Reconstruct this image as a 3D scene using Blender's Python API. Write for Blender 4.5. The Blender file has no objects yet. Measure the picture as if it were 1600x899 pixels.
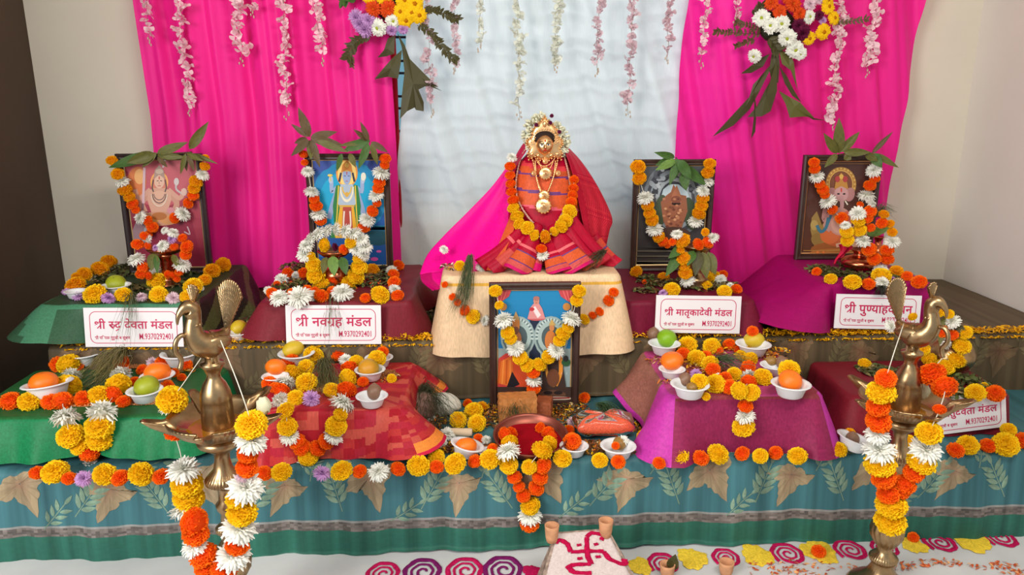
import bpy, bmesh, math, random
from mathutils import Vector, Matrix, Quaternion, Euler
R = math.radians
sc = bpy.context.scene
COL = sc.collection
rnd = random.Random(7)

# ---------------------------------------------------------------- camera, world, lights, exposure
FPX, PITCH, YAW, CAMH = 1200.0, 14.6, 2.4, 1.344
cam = bpy.data.cameras.new('camera'); cam.sensor_width = 36.0; cam.lens = FPX / 1600 * 36; cam.clip_start = .05
camo = bpy.data.objects.new('camera', cam); COL.objects.link(camo)
camo.location = (0, 0, CAMH); camo.rotation_euler = (R(90 - PITCH), 0, R(-YAW)); sc.camera = camo
CM = Euler((R(90 - PITCH), 0, R(-YAW))).to_matrix()
CP = Vector((0, 0, CAMH))

sc.view_settings.view_transform = 'Standard'; sc.view_settings.look = 'None'
sc.view_settings.exposure = 0.0; sc.view_settings.gamma = 1.0; sc.view_settings.use_curve_mapping = False

w = bpy.data.worlds.new('world'); sc.world = w; w.use_nodes = True
bg = w.node_tree.nodes['Background']; bg.inputs[0].default_value = (.83, .93, 1.0, 1); bg.inputs[1].default_value = 0.58

def area(name, loc, target, sx, sy, power, col):
    l = bpy.data.lights.new(name, 'AREA'); l.shape = 'RECTANGLE'; l.size = sx; l.size_y = sy; l.energy = power; l.color = col
    o = bpy.data.objects.new(name, l); COL.objects.link(o); o.location = loc
    o.rotation_euler = (Vector(target) - Vector(loc)).to_track_quat('-Z', 'Y').to_euler()
    return o
area('window_daylight', (-2.1, -.5, 1.9), (.3, 2.8, .55), 1.3, 1.5, 102, (1, .96, .9))
area('tube_light', (.7, .5, 2.55), (.1, 2.6, .4), 1.3, .3, 36, (1, .93, .82))

sl = bpy.data.lights.new('curtain_backlight', 'SUN'); sl.energy = 2.0; sl.angle = R(16); sl.color = (.92, .97, 1)  # sun lamp added outside to backlight the curtains; the day itself is overcast
so = bpy.data.objects.new('curtain_backlight', sl); COL.objects.link(so); so.location = (0, 8, 6); so.rotation_euler = Vector((.12, -1, -.72)).to_track_quat('-Z', 'Y').to_euler()

def ray(px, py):
    return CM @ Vector(((px - 800) / FPX, -(py - 449.5) / FPX, -1))
def PY(px, py, y):
    d = ray(px, py); return CP + d * (y / d.y)
def PZ(px, py, z):
    d = ray(px, py); return CP + d * ((z - CAMH) / d.z)
def mpp(p):                      # metres per pixel at a point
    return (CM.inverted() @ (Vector(p) - CP)).z * -1 / FPX
def pix(p):
    c = CM.inverted() @ (Vector(p) - CP); return 800 + FPX * c.x / -c.z, 449.5 - FPX * c.y / -c.z

Z1, Z2 = .28, .489               # tops of the two steps
T1F, T2F, BACK = 2.05, 2.545, 3.36

# ---------------------------------------------------------------- materials
def lin(c):
    return tuple((x / 255 / 12.92 if x / 255 <= .04045 else ((x / 255 + .055) / 1.055) ** 2.4) for x in c)
MATS = {}
def mat(name, col=None, rough=.6, metal=0.0, spec=.5, coat=0.0, transl=0.0, noise=None, bump=None, sheen=0.0, attr=False):
    if name in MATS: return MATS[name]
    m = bpy.data.materials.new(name); m.use_nodes = True; nt = m.node_tree; N = nt.nodes; L = nt.links
    b = N['Principled BSDF']; out = N['Material Output']
    b.inputs['Roughness'].default_value = rough; b.inputs['Metallic'].default_value = metal
    b.inputs['Specular IOR Level'].default_value = spec; b.inputs['Coat Weight'].default_value = coat
    b.inputs['Coat Roughness'].default_value = .08; b.inputs['Sheen Weight'].default_value = sheen
    src = None
    if attr:
        a = N.new('ShaderNodeAttribute'); a.attribute_name = 'Col'; src = a.outputs['Color']
    else:
        b.inputs['Base Color'].default_value = (*lin(col), 1)
        rgb = N.new('ShaderNodeRGB'); rgb.outputs[0].default_value = (*lin(col), 1); src = rgb.outputs[0]
    if noise:                    # (scale xyz, detail, lo, hi): own colour variation of the stuff
        tc = N.new('ShaderNodeTexCoord'); mp = N.new('ShaderNodeMapping'); mp.inputs['Scale'].default_value = noise[0]
        nz = N.new('ShaderNodeTexNoise'); nz.inputs['Scale'].default_value = 1; nz.inputs['Detail'].default_value = noise[1]
        mr = N.new('ShaderNodeMapRange'); mr.inputs['From Min'].default_value = .3; mr.inputs['From Max'].default_value = .7
        mr.inputs['To Min'].default_value = noise[2]; mr.inputs['To Max'].default_value = noise[3]
        mx = N.new('ShaderNodeVectorMath'); mx.operation = 'SCALE'
        L.new(tc.outputs['Object'], mp.inputs[0]); L.new(mp.outputs[0], nz.inputs['Vector']); L.new(nz.outputs['Fac'], mr.inputs['Value'])
        L.new(src, mx.inputs[0]); L.new(mr.outputs[0], mx.inputs['Scale']); src = mx.outputs[0]
    L.new(src, b.inputs['Base Color'])
    if bump:                     # (scale, strength, distance)
        tc = N.new('ShaderNodeTexCoord'); nz = N.new('ShaderNodeTexNoise'); nz.inputs['Scale'].default_value = bump[0]; nz.inputs['Detail'].default_value = 3
        bp = N.new('ShaderNodeBump'); bp.inputs['Strength'].default_value = bump[1]; bp.inputs['Distance'].default_value = bump[2]
        L.new(tc.outputs['Object'], nz.inputs['Vector']); L.new(nz.outputs['Fac'], bp.inputs['Height']); L.new(bp.outputs[0], b.inputs['Normal'])
    if transl:
        t = N.new('ShaderNodeBsdfTranslucent'); mxs = N.new('ShaderNodeMixShader'); mxs.inputs[0].default_value = transl
        L.new(src, t.inputs[0]); L.new(b.outputs[0], mxs.inputs[1]); L.new(t.outputs[0], mxs.inputs[2]); L.new(mxs.outputs[0], out.inputs[0])
    MATS[name] = m; return m

M_petal = mat('petal', attr=True, rough=.75, spec=.15, transl=.18)
M_leaf = mat('leaf', attr=True, rough=.5, spec=.35, transl=.12)
M_paint = mat('coloured_matte', attr=True, rough=.7, spec=.2)
M_print = mat('printed_paper', attr=True, rough=.55, spec=.3, coat=.35)
M_silk = mat('silk', attr=True, rough=.45, spec=.16, noise=((220, 220, 40), 2, .88, 1.1))
M_cot = mat('woven_cloth', attr=True, rough=.62, spec=.3, sheen=.2, noise=((160, 160, 12), 2, .84, 1.14))
M_brass = mat('brass', (176, 146, 108), rough=.32, metal=1.0, noise=((40, 40, 40), 4, .72, 1.08), bump=(60, .15, .002))
M_gold = mat('gold', (244, 196, 142), rough=.32, metal=1.0, bump=(260, .3, .001))
M_copper = mat('copper', (208, 120, 84), rough=.26, metal=1.0, noise=((30, 30, 30), 3, .75, 1.05))
M_foam = mat('white_foam', (228, 230, 234), rough=.45, spec=.4)
M_fruit = mat('fruit_skin', attr=True, rough=.38, spec=.45, noise=((90, 90, 90), 3, .86, 1.1), bump=(420, .25, .0008))
M_wood = mat('dark_wood', (58, 36, 30), rough=.42, noise=((120, 120, 14), 4, .7, 1.2))
M_thread = mat('white_thread', (225, 220, 205), rough=.8)

# ---------------------------------------------------------------- mesh builder
class MB:
    def __init__(s): s.v = []; s.f = []; s.c = []; s.m = []; s.uv = None
    def add(s, vs, fs, col=(1, 1, 1), mi=0, cols=None):
        o = len(s.v); s.v.extend(Vector(p) for p in vs)
        for k, f in enumerate(fs):
            s.f.append([i + o for i in f]); s.c.append(cols[k] if cols else col); s.m.append(mi)
    def grid(s, fn, nu, nv, col=(1, 1, 1), cf=None, mi=0, closed=False):
        vs = []; fs = []; cols = []
        for j in range(nv + 1):
            for i in range(nu + 1): vs.append(fn(i / nu, j / nv))
        for j in range(nv):
            for i in range(nu):
                a = j * (nu + 1) + i; fs.append((a, a + 1, a + nu + 2, a + nu + 1)); cols.append(cf((i + .5) / nu, (j + .5) / nv) if cf else col)
        s.add(vs, fs, mi=mi, cols=cols)
    def tube(s, pts, rad, n=8, col=(1, 1, 1), cap=True, mi=0):
        pts = [Vector(p) for p in pts]; K = len(pts)
        if not hasattr(rad, '__len__'): rad = [rad] * K
        vs = []; fs = []; up = Vector((0, 0, 1))
        for k, p in enumerate(pts):
            t = (pts[min(k + 1, K - 1)] - pts[max(k - 1, 0)])
            t = t.normalized() if t.length > 1e-9 else Vector((0, 0, 1))
            a = t.cross(Vector((.31, .95, .05)) if abs(t.y) < .9 else Vector((1, .1, .2))).normalized(); b = t.cross(a)
            for i in range(n):
                w_ = 2 * math.pi * i / n; vs.append(p + (a * math.cos(w_) + b * math.sin(w_)) * rad[k])
        for k in range(K - 1):
            for i in range(n):
                j = (i + 1) % n; fs.append((k * n + i, k * n + j, (k + 1) * n + j, (k + 1) * n + i))
        if cap: fs.append(tuple(range(n - 1, -1, -1))); fs.append(tuple((K - 1) * n + i for i in range(n)))
        s.add(vs, fs, col, mi)
    def lathe(s, prof, c=(0, 0, 0), n=32, col=(1, 1, 1), fl=None, mi=0, cf=None, sx=1, sy=1):   # prof: (r, z); fl(k, ang) scales r
        vs = []; fs = []; cols = []; c = Vector(c)
        for k, (r, z) in enumerate(prof):
            for i in range(n):
                a = 2 * math.pi * i / n; rr = r * (fl(k, a) if fl else 1)
                vs.append(c + Vector((rr * math.cos(a) * sx, rr * math.sin(a) * sy, z)))
        for k in range(len(prof) - 1):
            for i in range(n):
                j = (i + 1) % n; fs.append((k * n + i, k * n + j, (k + 1) * n + j, (k + 1) * n + i)); cols.append(cf(k, i / n) if cf else col)
        s.add(vs, fs, mi=mi, cols=cols)
    def ball(s, c, r, n=12, m=8, col=(1, 1, 1), M=None, mi=0, fl=None):
        r = Vector(r) if hasattr(r, '__len__') else Vector((r, r, r)); vs = []; fs = []
        for j in range(m + 1):
            t = math.pi * j / m
            for i in range(n):
                a = 2 * math.pi * i / n; p = Vector((math.sin(t) * math.cos(a), math.sin(t) * math.sin(a), math.cos(t)))
                if fl: p = p * fl(p)
                p = Vector((p.x * r.x, p.y * r.y, p.z * r.z))
                if M: p = M @ p
                vs.append(p + Vector(c))
        for j in range(m):
            for i in range(n):
                k = (i + 1) % n; fs.append((j * n + i, (j + 1) * n + i, (j + 1) * n + k, j * n + k))
        s.add(vs, fs, col, mi)
    def box(s, lo, hi, col=(1, 1, 1), M=None, mi=0, bev=0.0):
        lo = Vector(lo); hi = Vector(hi)
        vs = [Vector((x, y, z)) for z in (lo.z, hi.z) for y in (lo.y, hi.y) for x in (lo.x, hi.x)]
        if M: vs = [M @ p for p in vs]
        s.add(vs, [(0, 2, 3, 1), (4, 5, 7, 6), (0, 1, 5, 4), (2, 6, 7, 3), (0, 4, 6, 2), (1, 3, 7, 5)], col, mi)
    def xform(s, M): s.v = [M @ p for p in s.v]; return s
    def mesh(s, name, mats, smooth=True):
        me = bpy.data.meshes.new(name); me.from_pydata([tuple(p) for p in s.v], [], s.f)
        for m in (mats if isinstance(mats, (list, tuple)) else [mats]): me.materials.append(m)
        me.polygons.foreach_set('material_index', s.m); me.polygons.foreach_set('use_smooth', [smooth] * len(s.f))
        ca = me.color_attributes.new('Col', 'FLOAT_COLOR', 'CORNER'); buf = []
        for f, c in zip(s.f, s.c): buf.extend((c[0], c[1], c[2], 1.0) * len(f))
        ca.data.foreach_set('color', buf); me.update(); return me
    def build(s, name, mats, parent=None, origin=None, smooth=True, solid=0.0, sub=0, bevel=0.0):
        o0 = Vector(parent.location) if parent else Vector(origin) if origin is not None else Vector((0, 0, 0))
        if parent and parent.parent: o0 = o0 + Vector(parent.parent.location)
        s.v = [p - o0 for p in s.v]
        o = bpy.data.objects.new(name, s.mesh(name, mats, smooth)); COL.objects.link(o)
        if parent: o.parent = parent
        else: o.location = o0
        if bevel:
            m = o.modifiers.new('bevel', 'BEVEL'); m.width = bevel; m.segments = 2; m.limit_method = 'ANGLE'
        if solid:
            m = o.modifiers.new('solid', 'SOLIDIFY'); m.thickness = solid; m.offset = 0
        if sub:
            m = o.modifiers.new('sub', 'SUBSURF'); m.levels = sub; m.render_levels = sub
        return o

def tag(o, label, cat, group=None, kind=None):
    o['label'] = label; o['category'] = cat
    if group: o['group'] = group
    if kind: o['kind'] = kind
    return o
def thing(name, label, cat, loc=(0, 0, 0), group=None):
    o = bpy.data.objects.new(name, None); COL.objects.link(o); o.location = loc; o.empty_display_size = .05
    return tag(o, label, cat, group)
def struct(o, label=None):
    o['kind'] = 'structure'
    if label: o['label'] = label
    return o
def child(name, mesh, parent, pos, q=None, scale=1.0):
    o = bpy.data.objects.new(name, mesh); COL.objects.link(o); o.parent = parent
    o.location = Vector(pos) - Vector(parent.location)
    if q is not None: o.rotation_mode = 'QUATERNION'; o.rotation_quaternion = q
    o.scale = scale if hasattr(scale, '__len__') else (scale,) * 3
    return o
def srgb(r, g, b): return lin((r, g, b))
def vary(c, a, b, r=rnd):
    k = r.uniform(a, b); return tuple(x * k for x in c)
def cat_rom(pts, n=6):
    pts = [Vector(p) for p in pts]; out = []
    for i in range(len(pts) - 1):
        p0 = pts[max(i - 1, 0)]; p1 = pts[i]; p2 = pts[i + 1]; p3 = pts[min(i + 2, len(pts) - 1)]
        for k in range(n):
            t = k / n
            out.append(.5 * ((2 * p1) + (p2 - p0) * t + (2 * p0 - 5 * p1 + 4 * p2 - p3) * t * t + (3 * p1 - p0 - 3 * p2 + p3) * t ** 3))
    out.append(pts[-1]); return out
def interp(tab, x):              # piecewise linear table [(x, value...)]
    for a, b in zip(tab, tab[1:]):
        if x <= b[0]:
            t = max(0, (x - a[0]) / (b[0] - a[0])); return [p + (q - p) * t for p, q in zip(a[1:], b[1:])]
    return list(tab[-1][1:])
# ---------------------------------------------------------------- room
def simple_box(name, lo, hi, m, kind=True):
    b = MB(); b.box(lo, hi); o = b.build(name, m, origin=((lo[0] + hi[0]) / 2, (lo[1] + hi[1]) / 2, lo[2]), smooth=False)
    return struct(o) if kind else o
XL = PY(99, 420, BACK).x; XR = PY(1476, 420, BACK).x
WX0, WX1, WZ0, WZ1 = PY(608, 300, BACK).x, PY(1165, 300, BACK).x, PY(800, 336, BACK).z, 2.15
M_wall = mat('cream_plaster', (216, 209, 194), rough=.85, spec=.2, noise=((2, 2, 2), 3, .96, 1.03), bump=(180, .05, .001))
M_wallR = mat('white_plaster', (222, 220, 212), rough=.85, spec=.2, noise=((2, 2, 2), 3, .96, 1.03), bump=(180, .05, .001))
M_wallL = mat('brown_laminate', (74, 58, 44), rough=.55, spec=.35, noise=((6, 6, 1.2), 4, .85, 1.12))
M_floor = mat('floor_tile', (170, 160, 148), rough=.35, spec=.4, noise=((5, 5, 5), 4, .9, 1.06))
b = MB()
for lo, hi in (((XL - .1, BACK, 0), (WX0, BACK + .12, 2.7)), ((WX1, BACK, 0), (XR + .1, BACK + .12, 2.7)), ((WX0, BACK, 0), (WX1, BACK + .12, WZ0)), ((WX0, BACK, WZ1), (WX1, BACK + .12, 2.7))):
    b.box(lo, hi)
struct(b.build('wall_back', M_wall, origin=(0, BACK, 0), smooth=False))
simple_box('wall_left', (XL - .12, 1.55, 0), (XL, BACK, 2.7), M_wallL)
simple_box('wall_right', (XR, .2, 0), (XR + .12, BACK, 2.7), M_wallR)
simple_box('floor', (-3.2, -1.2, -.06), (3.2, BACK + .12, 0), M_floor)
simple_box('ceiling', (XL - .12, .9, 2.7), (XR + .12, BACK + .12, 2.76), M_wall)
simple_box('sky_blue_panel', (-6, 6.2, -.5), (6, 6.4, 3.2), mat('sky_blue_tint', (150, 206, 226), rough=.8))  # panel added outdoors: stands in for blue sky and tints the curtain light
# window with iron bars behind the curtains
M_iron = mat('dark_iron', (38, 38, 52), rough=.5, metal=.3)
M_wframe = mat('window_frame_paint', (120, 30, 40), rough=.5)
b = MB(); t_ = .045
for lo, hi in (((WX0, BACK + .02, WZ0), (WX0 + t_, BACK + .09, WZ1)), ((WX1 - t_, BACK + .02, WZ0), (WX1, BACK + .09, WZ1)), ((WX0, BACK + .02, WZ0), (WX1, BACK + .09, WZ0 + t_)), ((WX0, BACK + .02, WZ1 - t_), (WX1, BACK + .09, WZ1))):
    b.box(lo, hi)
win = struct(b.build('window_1', mat('window_white', (210, 212, 214), rough=.5), origin=(0, BACK, WZ0), smooth=False))
b = MB(); k = 0
z = WZ0 + .07
while z < WZ1 - .05:
    b.tube([(WX0 + .02, BACK + .05, z), (WX1 - .02, BACK + .05, z)], .0055, 6); z += (.05 if k % 2 else .096); k += 1
for x in (WX0 + .03, WX0 + (WX1 - WX0) / 3, WX0 + 2 * (WX1 - WX0) / 3, PY(1052, 220, BACK).x, PY(1142, 220, BACK).x):
    b.tube([(x, BACK + .05, WZ0), (x, BACK + .05, WZ1)], .007, 6)
o = b.build('window_grille', M_iron, parent=win)

# ---------------------------------------------------------------- curtains
def curtain(name, label, rows, y0, colour, transl, waves, zt=1.95, zb=.505, nx=150, nz=40, lean=0.0, rough=.5):
    # rows: (z, x_left, x_right); waves: (cycles, amplitude, phase)
    b = MB()
    def fn(u, v):
        z = zt + (zb - zt) * v; xl, xr = interp(rows, -z); x = xl + (xr - xl) * u
        d = sum(a * math.sin(2 * math.pi * (c * (u + lean * v) + p) + .6 * math.sin(5 * v + c)) for c, a, p in waves) * (.75 + .25 * math.sin(3 * v))
        return Vector((x, y0 + d, z))
    b.grid(fn, nx, nz)
    m = mat(name + '_fabric', colour, rough=rough, spec=.25, transl=transl, sheen=.1, noise=((300, 300, 8), 2, .97, 1.02))
    o = b.build('curtain', m, origin=fn(.5, 1)); tag(o, label, 'curtain'); return o
def rows_px(pts, y):             # (py, pxl, pxr)
    out = []
    for py, a, c in pts:
        p = PY(a, py, y); q = PY(c, py, y); out.append((-(p.z + q.z) / 2, p.x, q.x))
    return sorted(out)
YC = 3.25
curtain('pink_curtain', 'hot pink curtain hanging behind the two framed prints beside the brown wall', rows_px([(-60, 200, 600), (0, 206, 604), (90, 220, 610), (180, 233, 616), (300, 242, 622), (450, 250, 628)], YC), YC, (255, 36, 158), .28,
        [(3, .018, .1), (7, .012, .3), (13, .006, .7), (22, .003, .2)])
curtain('white_curtain', 'sheer white curtain hanging in the middle behind the goddess idol', rows_px([(-60, 640, 1086), (0, 638, 1079), (120, 632, 1066), (240, 622, 1054), (450, 612, 1046)], YC + .045), YC + .045, (240, 246, 248), .5,
        [(2.5, .010, .2), (6, .008, .5), (11, .006, .1), (19, .003, .6)], lean=-.5)
curtain('magenta_curtain', 'hot pink curtain hanging behind the elephant-headed god print beside the white wall', rows_px([(-60, 1082, 1462), (0, 1076, 1446), (120, 1062, 1424), (240, 1054, 1400), (450, 1046, 1360)], YC), YC, (255, 38, 162), .34,
        [(3, .014, .6), (7, .012, .0), (12, .007, .4), (21, .003, .2)], lean=-.35)
curtain('red_curtain', 'narrow dark red curtain edge beside the window gap next to pink curtain', rows_px([(-60, 590, 612), (0, 596, 615), (120, 600, 621), (240, 612, 625), (450, 618, 632)], YC + .06), YC + .06, (170, 18, 40), .2, [(2, .006, .1)], nx=20)

# ---------------------------------------------------------------- draped cloths on the two steps
def ivy(b, S, u, d, size, rot, col, vein, r=random.Random(3)):
    key = [(0, 0), (.16, -.06), (.3, -.02), (.46, .03), (.66, -.04), (.60, .14), (.58, .26), (.46, .34), (.34, .42), (.36, .56), (.26, .66), (.20, .8), (.06, 1.1), (-.08, .82), (-.16, .70), (-.26, .60), (-.28, .46), (-.44, .52), (-.58, .46), (-.80, .46), (-.64, .30), (-.60, .16), (-.44, .08), (-.34, -.02), (-.16, -.05)]
    N_ = []
    for k in range(len(key)):
        p, q = key[k], key[(k + 1) % len(key)]
        for t in (0, .5): N_.append((p[0] + (q[0] - p[0]) * t + (r.uniform(-.035, .035) if t else 0), p[1] + (q[1] - p[1]) * t + (r.uniform(-.035, .035) if t else 0)))
    c_, s_ = math.cos(rot), math.sin(rot); cx, cy = -.02, .2; vs = []; fs = []; cols = []; n = len(N_); RG = (.03, .2, .4, .6, .8, 1); sq = r.uniform(.75, 1.0)
    for r_ in RG:
        for x, y in N_:
            X = (cx + (x - cx) * r_) * sq; Y = cy + (y - cy) * r_
            vs.append(S(u + (X * c_ - Y * s_) * size, d + (X * s_ + Y * c_) * size, .0011))
    for j in range(len(RG) - 1):
        for i in range(n):
            k = (i + 1) % n; fs.append((j * n + i, j * n + k, (j + 1) * n + k, (j + 1) * n + i))
            t = (j / 4) ** .8; rib = i in (8, 9, 24, 25, 38, 39) or (i % 4 == 0 and j > 1); c = [a + (e - a) * min(1, t + .25) for a, e in zip(vein, col)]
            cols.append(vary(c, .8, .88) if rib else vary(c, .93, 1.08))
    b.add(vs, fs, cols=cols)
def leaflet(b, S, u, d, L, W, rot, col):
    c_, s_ = math.cos(rot), math.sin(rot); vs = []; fs = []; cols = []
    for k in range(7):
        t = k / 6; w_ = W * math.sin(math.pi * (.04 + .96 * t) ** .8) if k < 6 else 0
        for sgn in (-1, 0, 1):
            x, y = sgn * w_ / 2, t * L; vs.append(S(u + x * c_ - y * s_, d + x * s_ + y * c_, .0012))
    for k in range(6):
        for j in range(2):
            a = k * 3 + j; fs.append((a, a + 1, a + 4, a + 3)); cols.append(vary(col, .88, 1.08) if j else vary(col, .8, .95))
    b.add(vs, fs, cols=cols)
def sprig(b, S, u, d, L, rot, col, stem, n=4):
    c_, s_ = math.cos(rot), math.sin(rot)
    P = lambda x, y: (u + x * c_ - y * s_, d + x * s_ + y * c_)
    for k in range(14):
        y0, y1 = L * k / 14, L * (k + 1) / 14; w_ = .0016
        b.add([S(*P(-w_, y0), .001), S(*P(w_, y0), .001), S(*P(w_, y1), .001), S(*P(-w_, y1), .001)], [(0, 1, 2, 3)], stem)
    for k in range(n):
        y = L * (.25 + .7 * k / n)
        for sg in (-1, 1):
            p = P(sg * .004, y); leaflet(b, S, p[0], p[1], L * .36, L * .13, rot - sg * .75, vary(col, .85, 1.1))
    p = P(0, L); leaflet(b, S, p[0], p[1], L * .36, L * .12, rot, col)

def step_cloth(name, label, x0, x1, yb, yf, zt, zb, base, leafc, veinc, spr, border, seed, wave):
    r = random.Random(seed); rad = .022; yl = yb - yf - rad; arc = rad * math.pi / 2; drop = zt - zb
    ph = [r.uniform(0, 6) for _ in range(5)]
    def S(u, d, off=0.0):        # u along x, d downward from the front edge (negative: on the top)
        t = max(0, min(1, (d - .03) / .2)); f = wave * t * (math.sin(u * 17 + ph[0]) + .6 * math.sin(u * 41 + ph[1]) + .35 * math.sin(u * 83 + ph[2]))
        top = .002 * math.sin(u * 23 + d * 31 + ph[3])
        if d <= 0: return Vector((u, yf + rad - d, zt + top + off))
        if d < arc:
            a = d / rad; return Vector((u, yf + rad - (rad + off) * math.sin(a), zt - rad + (rad + off) * math.cos(a) + top * (1 - d / arc)))
        e = d - arc
        z_ = zt - rad - e; lim = zb + .006 + .012 * math.sin(u * 2.1 + 1)
        fl = max(0, lim - z_); z_ = max(z_, lim - .25 * fl)
        return Vector((u, yf - f - off - .02 * t - .5 * fl, z_))
    b = MB(); dmax = drop + .02; nu = int((x1 - x0) / .012); D = [-yl, -yl * .66, -yl * .33, -.06, -.02, -.006] + [0.0065 * k for k in range(0, int(dmax / .0065) + 1)]
    hb = drop - .10
    def colf(u, d):
        if border and d > hb + .035: return vary(border[0], .95, 1.05, r)
        if border and d > hb: return vary(border[1], .55, 1.35, r) if (d - hb) > .006 else border[2]
        return base
    vs = [S(x0 + (x1 - x0) * i / nu, d) for d in D for i in range(nu + 1)]; fs = []; cols = []
    for j in range(len(D) - 1):
        for i in range(nu):
            a = j * (nu + 1) + i; fs.append((a, a + 1, a + nu + 2, a + nu + 1)); cols.append(colf(x0 + (x1 - x0) * i / nu, (D[j] + D[j + 1]) / 2))
    b.add(vs, fs, cols=cols)
    # left edge falls to the floor
    b.grid(lambda u, v: S(x0, -yl * (1 - u)) + Vector((-.03 * v, 0, -(drop - .012) * v)), 30, 8, base)
    u = x0 + .08
    k = 0
    while u < x1 - .5:
        ivy(b, S, u, .025, .125, R(-20 + r.uniform(-15, 15)), leafc, veinc)
        sprig(b, S, u + .15, .155, .13, R(180 + 25 + r.uniform(-15, 15)), spr, vary(spr, .8, .9))
        ivy(b, S, u + .27, .05, .12, R(25 + r.uniform(-15, 15)), leafc, veinc)
        sprig(b, S, u + .06, .19, .10, R(180 + 50 + r.uniform(-15, 15)), spr, vary(spr, .8, .9), 3)
        sprig(b, S, u + .33, .06, .08, R(200 + r.uniform(-15, 15)), spr, vary(spr, .8, .9), 3)
        sprig(b, S, u + .42, .155, .12, R(180 - 25 + r.uniform(-12, 12)), spr, vary(spr, .8, .9))
        leaflet(b, S, u + .12, -.03, .07, .03, R(70), spr); leaflet(b, S, u + .40, -.02, .06, .026, R(-60), spr)
        u += .50; k += 1
    o = b.build(name, mat('step_cloth_weave', attr=True, rough=.55, spec=.22, noise=((22, .6, .6), 3, .62, 1.4)), origin=((x0 + x1) / 2, yf, zb))
    tag(o, label, 'cloth'); return o
X1L = PZ(-28, 745, Z1).x
step_cloth('step_cloth', 'teal cloth with tan leaf pattern and green border over the lower step', X1L, XR - .01, T2F - .01, T1F, Z1, 0, srgb(62, 108, 116), srgb(152, 134, 106), srgb(150, 116, 94), srgb(124, 150, 130),
           (srgb(44, 98, 84), srgb(112, 104, 100), srgb(140, 140, 138)), 3, .0065)
X2L = PZ(76, 541, Z2).x
step_cloth('step_cloth', 'leaf-patterned cloth over the upper step, its shade painted in as olive brown', X2L, XR - .01, BACK - .005, T2F, Z2, Z1 - .005, srgb(88, 74, 54), srgb(112, 90, 66), srgb(104, 70, 52), srgb(110, 98, 70), None, 5, .003)  # same fabric as the lower step, with shade put into its base colour

# ---------------------------------------------------------------- cloth-draped little tables
def drape(label, x0, x1, y0, y1, zt, zb, colf, m, flares=(), amp=.006, waves=9, hemlift=None, seed=1, name='tablecloth', hem=None, flare0=.018, rot=0.0):
    r = random.Random(seed); cx, cy = (x0 + x1) / 2, (y0 + y1) / 2; hx, hy = (x1 - x0) / 2, (y1 - y0) / 2; rc = .02
    per = []
    def seg(ax, ay, bx, by, n, nx, ny):
        for k in range(n): t = k / n; per.append((ax + (bx - ax) * t, ay + (by - ay) * t, nx, ny))
    def corner(ox, oy, a0):
        for k in range(6): a = a0 + R(90) * k / 6; per.append((ox + rc * math.cos(a), oy + rc * math.sin(a), math.cos(a), math.sin(a)))
    X, Y = hx - rc, hy - rc
    nf = int(hx * 2 / .006); ns = int(hy * 2 / .008)
    seg(-X, -hy, X, -hy, nf, 0, -1); corner(X, -Y, R(-90)); seg(hx, -Y, hx, Y, ns, 1, 0); corner(X, Y, 0)
    seg(X, hy, -X, hy, nf // 3, 0, 1); corner(-X, Y, R(90)); seg(-hx, Y, -hx, -Y, ns, -1, 0); corner(-X, -Y, R(180))
    n = len(per); s = [0]
    for k in range(n): s.append(s[-1] + math.hypot(per[(k + 1) % n][0] - per[k][0], per[(k + 1) % n][1] - per[k][1]))
    ph = [r.uniform(0, 6.28) for _ in range(6)]; drop = zt - zb
    rings = [(0.02, 0), (.35, 0), (.7, 0), (.93, 0), (1, 0)] + [(1, a) for a in (.004, .009, .015)] + [(1, .015 + (drop - .015) * k / 26) for k in range(1, 27)]
    vs = []; uvd = []
    for sc_, d in rings:
        for k, (x, y, nx, ny) in enumerate(per):
            wx, wy = x * sc_, y * sc_
            if d == 0:
                z = zt + .0015 * math.sin(9 * x * sc_ * 6 + ph[0]) * math.sin(47 * y * sc_ + ph[1])
            else:
                t = d / drop; tt = t ** .8
                f = amp * tt * (math.sin(2 * math.pi * waves * s[k] / s[n] + ph[2]) + .5 * math.sin(2 * math.pi * waves * 2.3 * s[k] / s[n] + ph[3])) + flare0 * tt
                lift = 0
                for fx, fy, w_, out_, up_, *side in flares:      # bump of the hem near a point of the outline
                    g = (max(0, nx * side[0]) if side else 1) * math.exp(-((x - fx * hx) ** 2 + (y - fy * hy) ** 2) / (2 * w_ * w_)); f += out_ * g * t; lift += up_ * g * t
                rim = min(d, .015); wx += nx * (f + rim * .45); wy += ny * (f + rim * .45); z = max(zt - d + lift, zb + .002)
                if d <= .015: z = zt - .012 * (d / .015) ** 1.6
            vs.append(Vector((cx + wx, cy + wy, z))); uvd.append((wx if abs(nx) < .5 else wx, wy, d, nx, ny, s[k]))
    b = MB(); fs = []; cols = []
    for j in range(len(rings) - 1):
        for k in range(n):
            q = (k + 1) % n; f = (j * n + k, (j + 1) * n + k, (j + 1) * n + q, j * n + q); fs.append(f)
            x, y, d, nx, ny, s_ = uvd[j * n + k]; x2, y2, d2, *_ = uvd[(j + 1) * n + k]
            cols.append(colf((x + x2) / 2, (y + y2) / 2, (d + d2) / 2, nx if j > 3 else 0, ny if j > 3 else 0))
    fs.append(tuple(range(n))); cols.append(colf(0, 0, 0, 0, -1))
    b.add(vs, fs, cols=cols)
    if rot: b.xform(Matrix.Translation((cx, cy, 0)) @ Matrix.Rotation(rot, 4, 'Z') @ Matrix.Translation((-cx, -cy, 0)))
    o = b.build(name, m, origin=(cx, cy, zb)); tag(o, label, 'cloth')
    return o
def flat(c, j=.05): return lambda x, y, d, nx, ny: vary(c, 1 - j, 1 + j)
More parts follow.
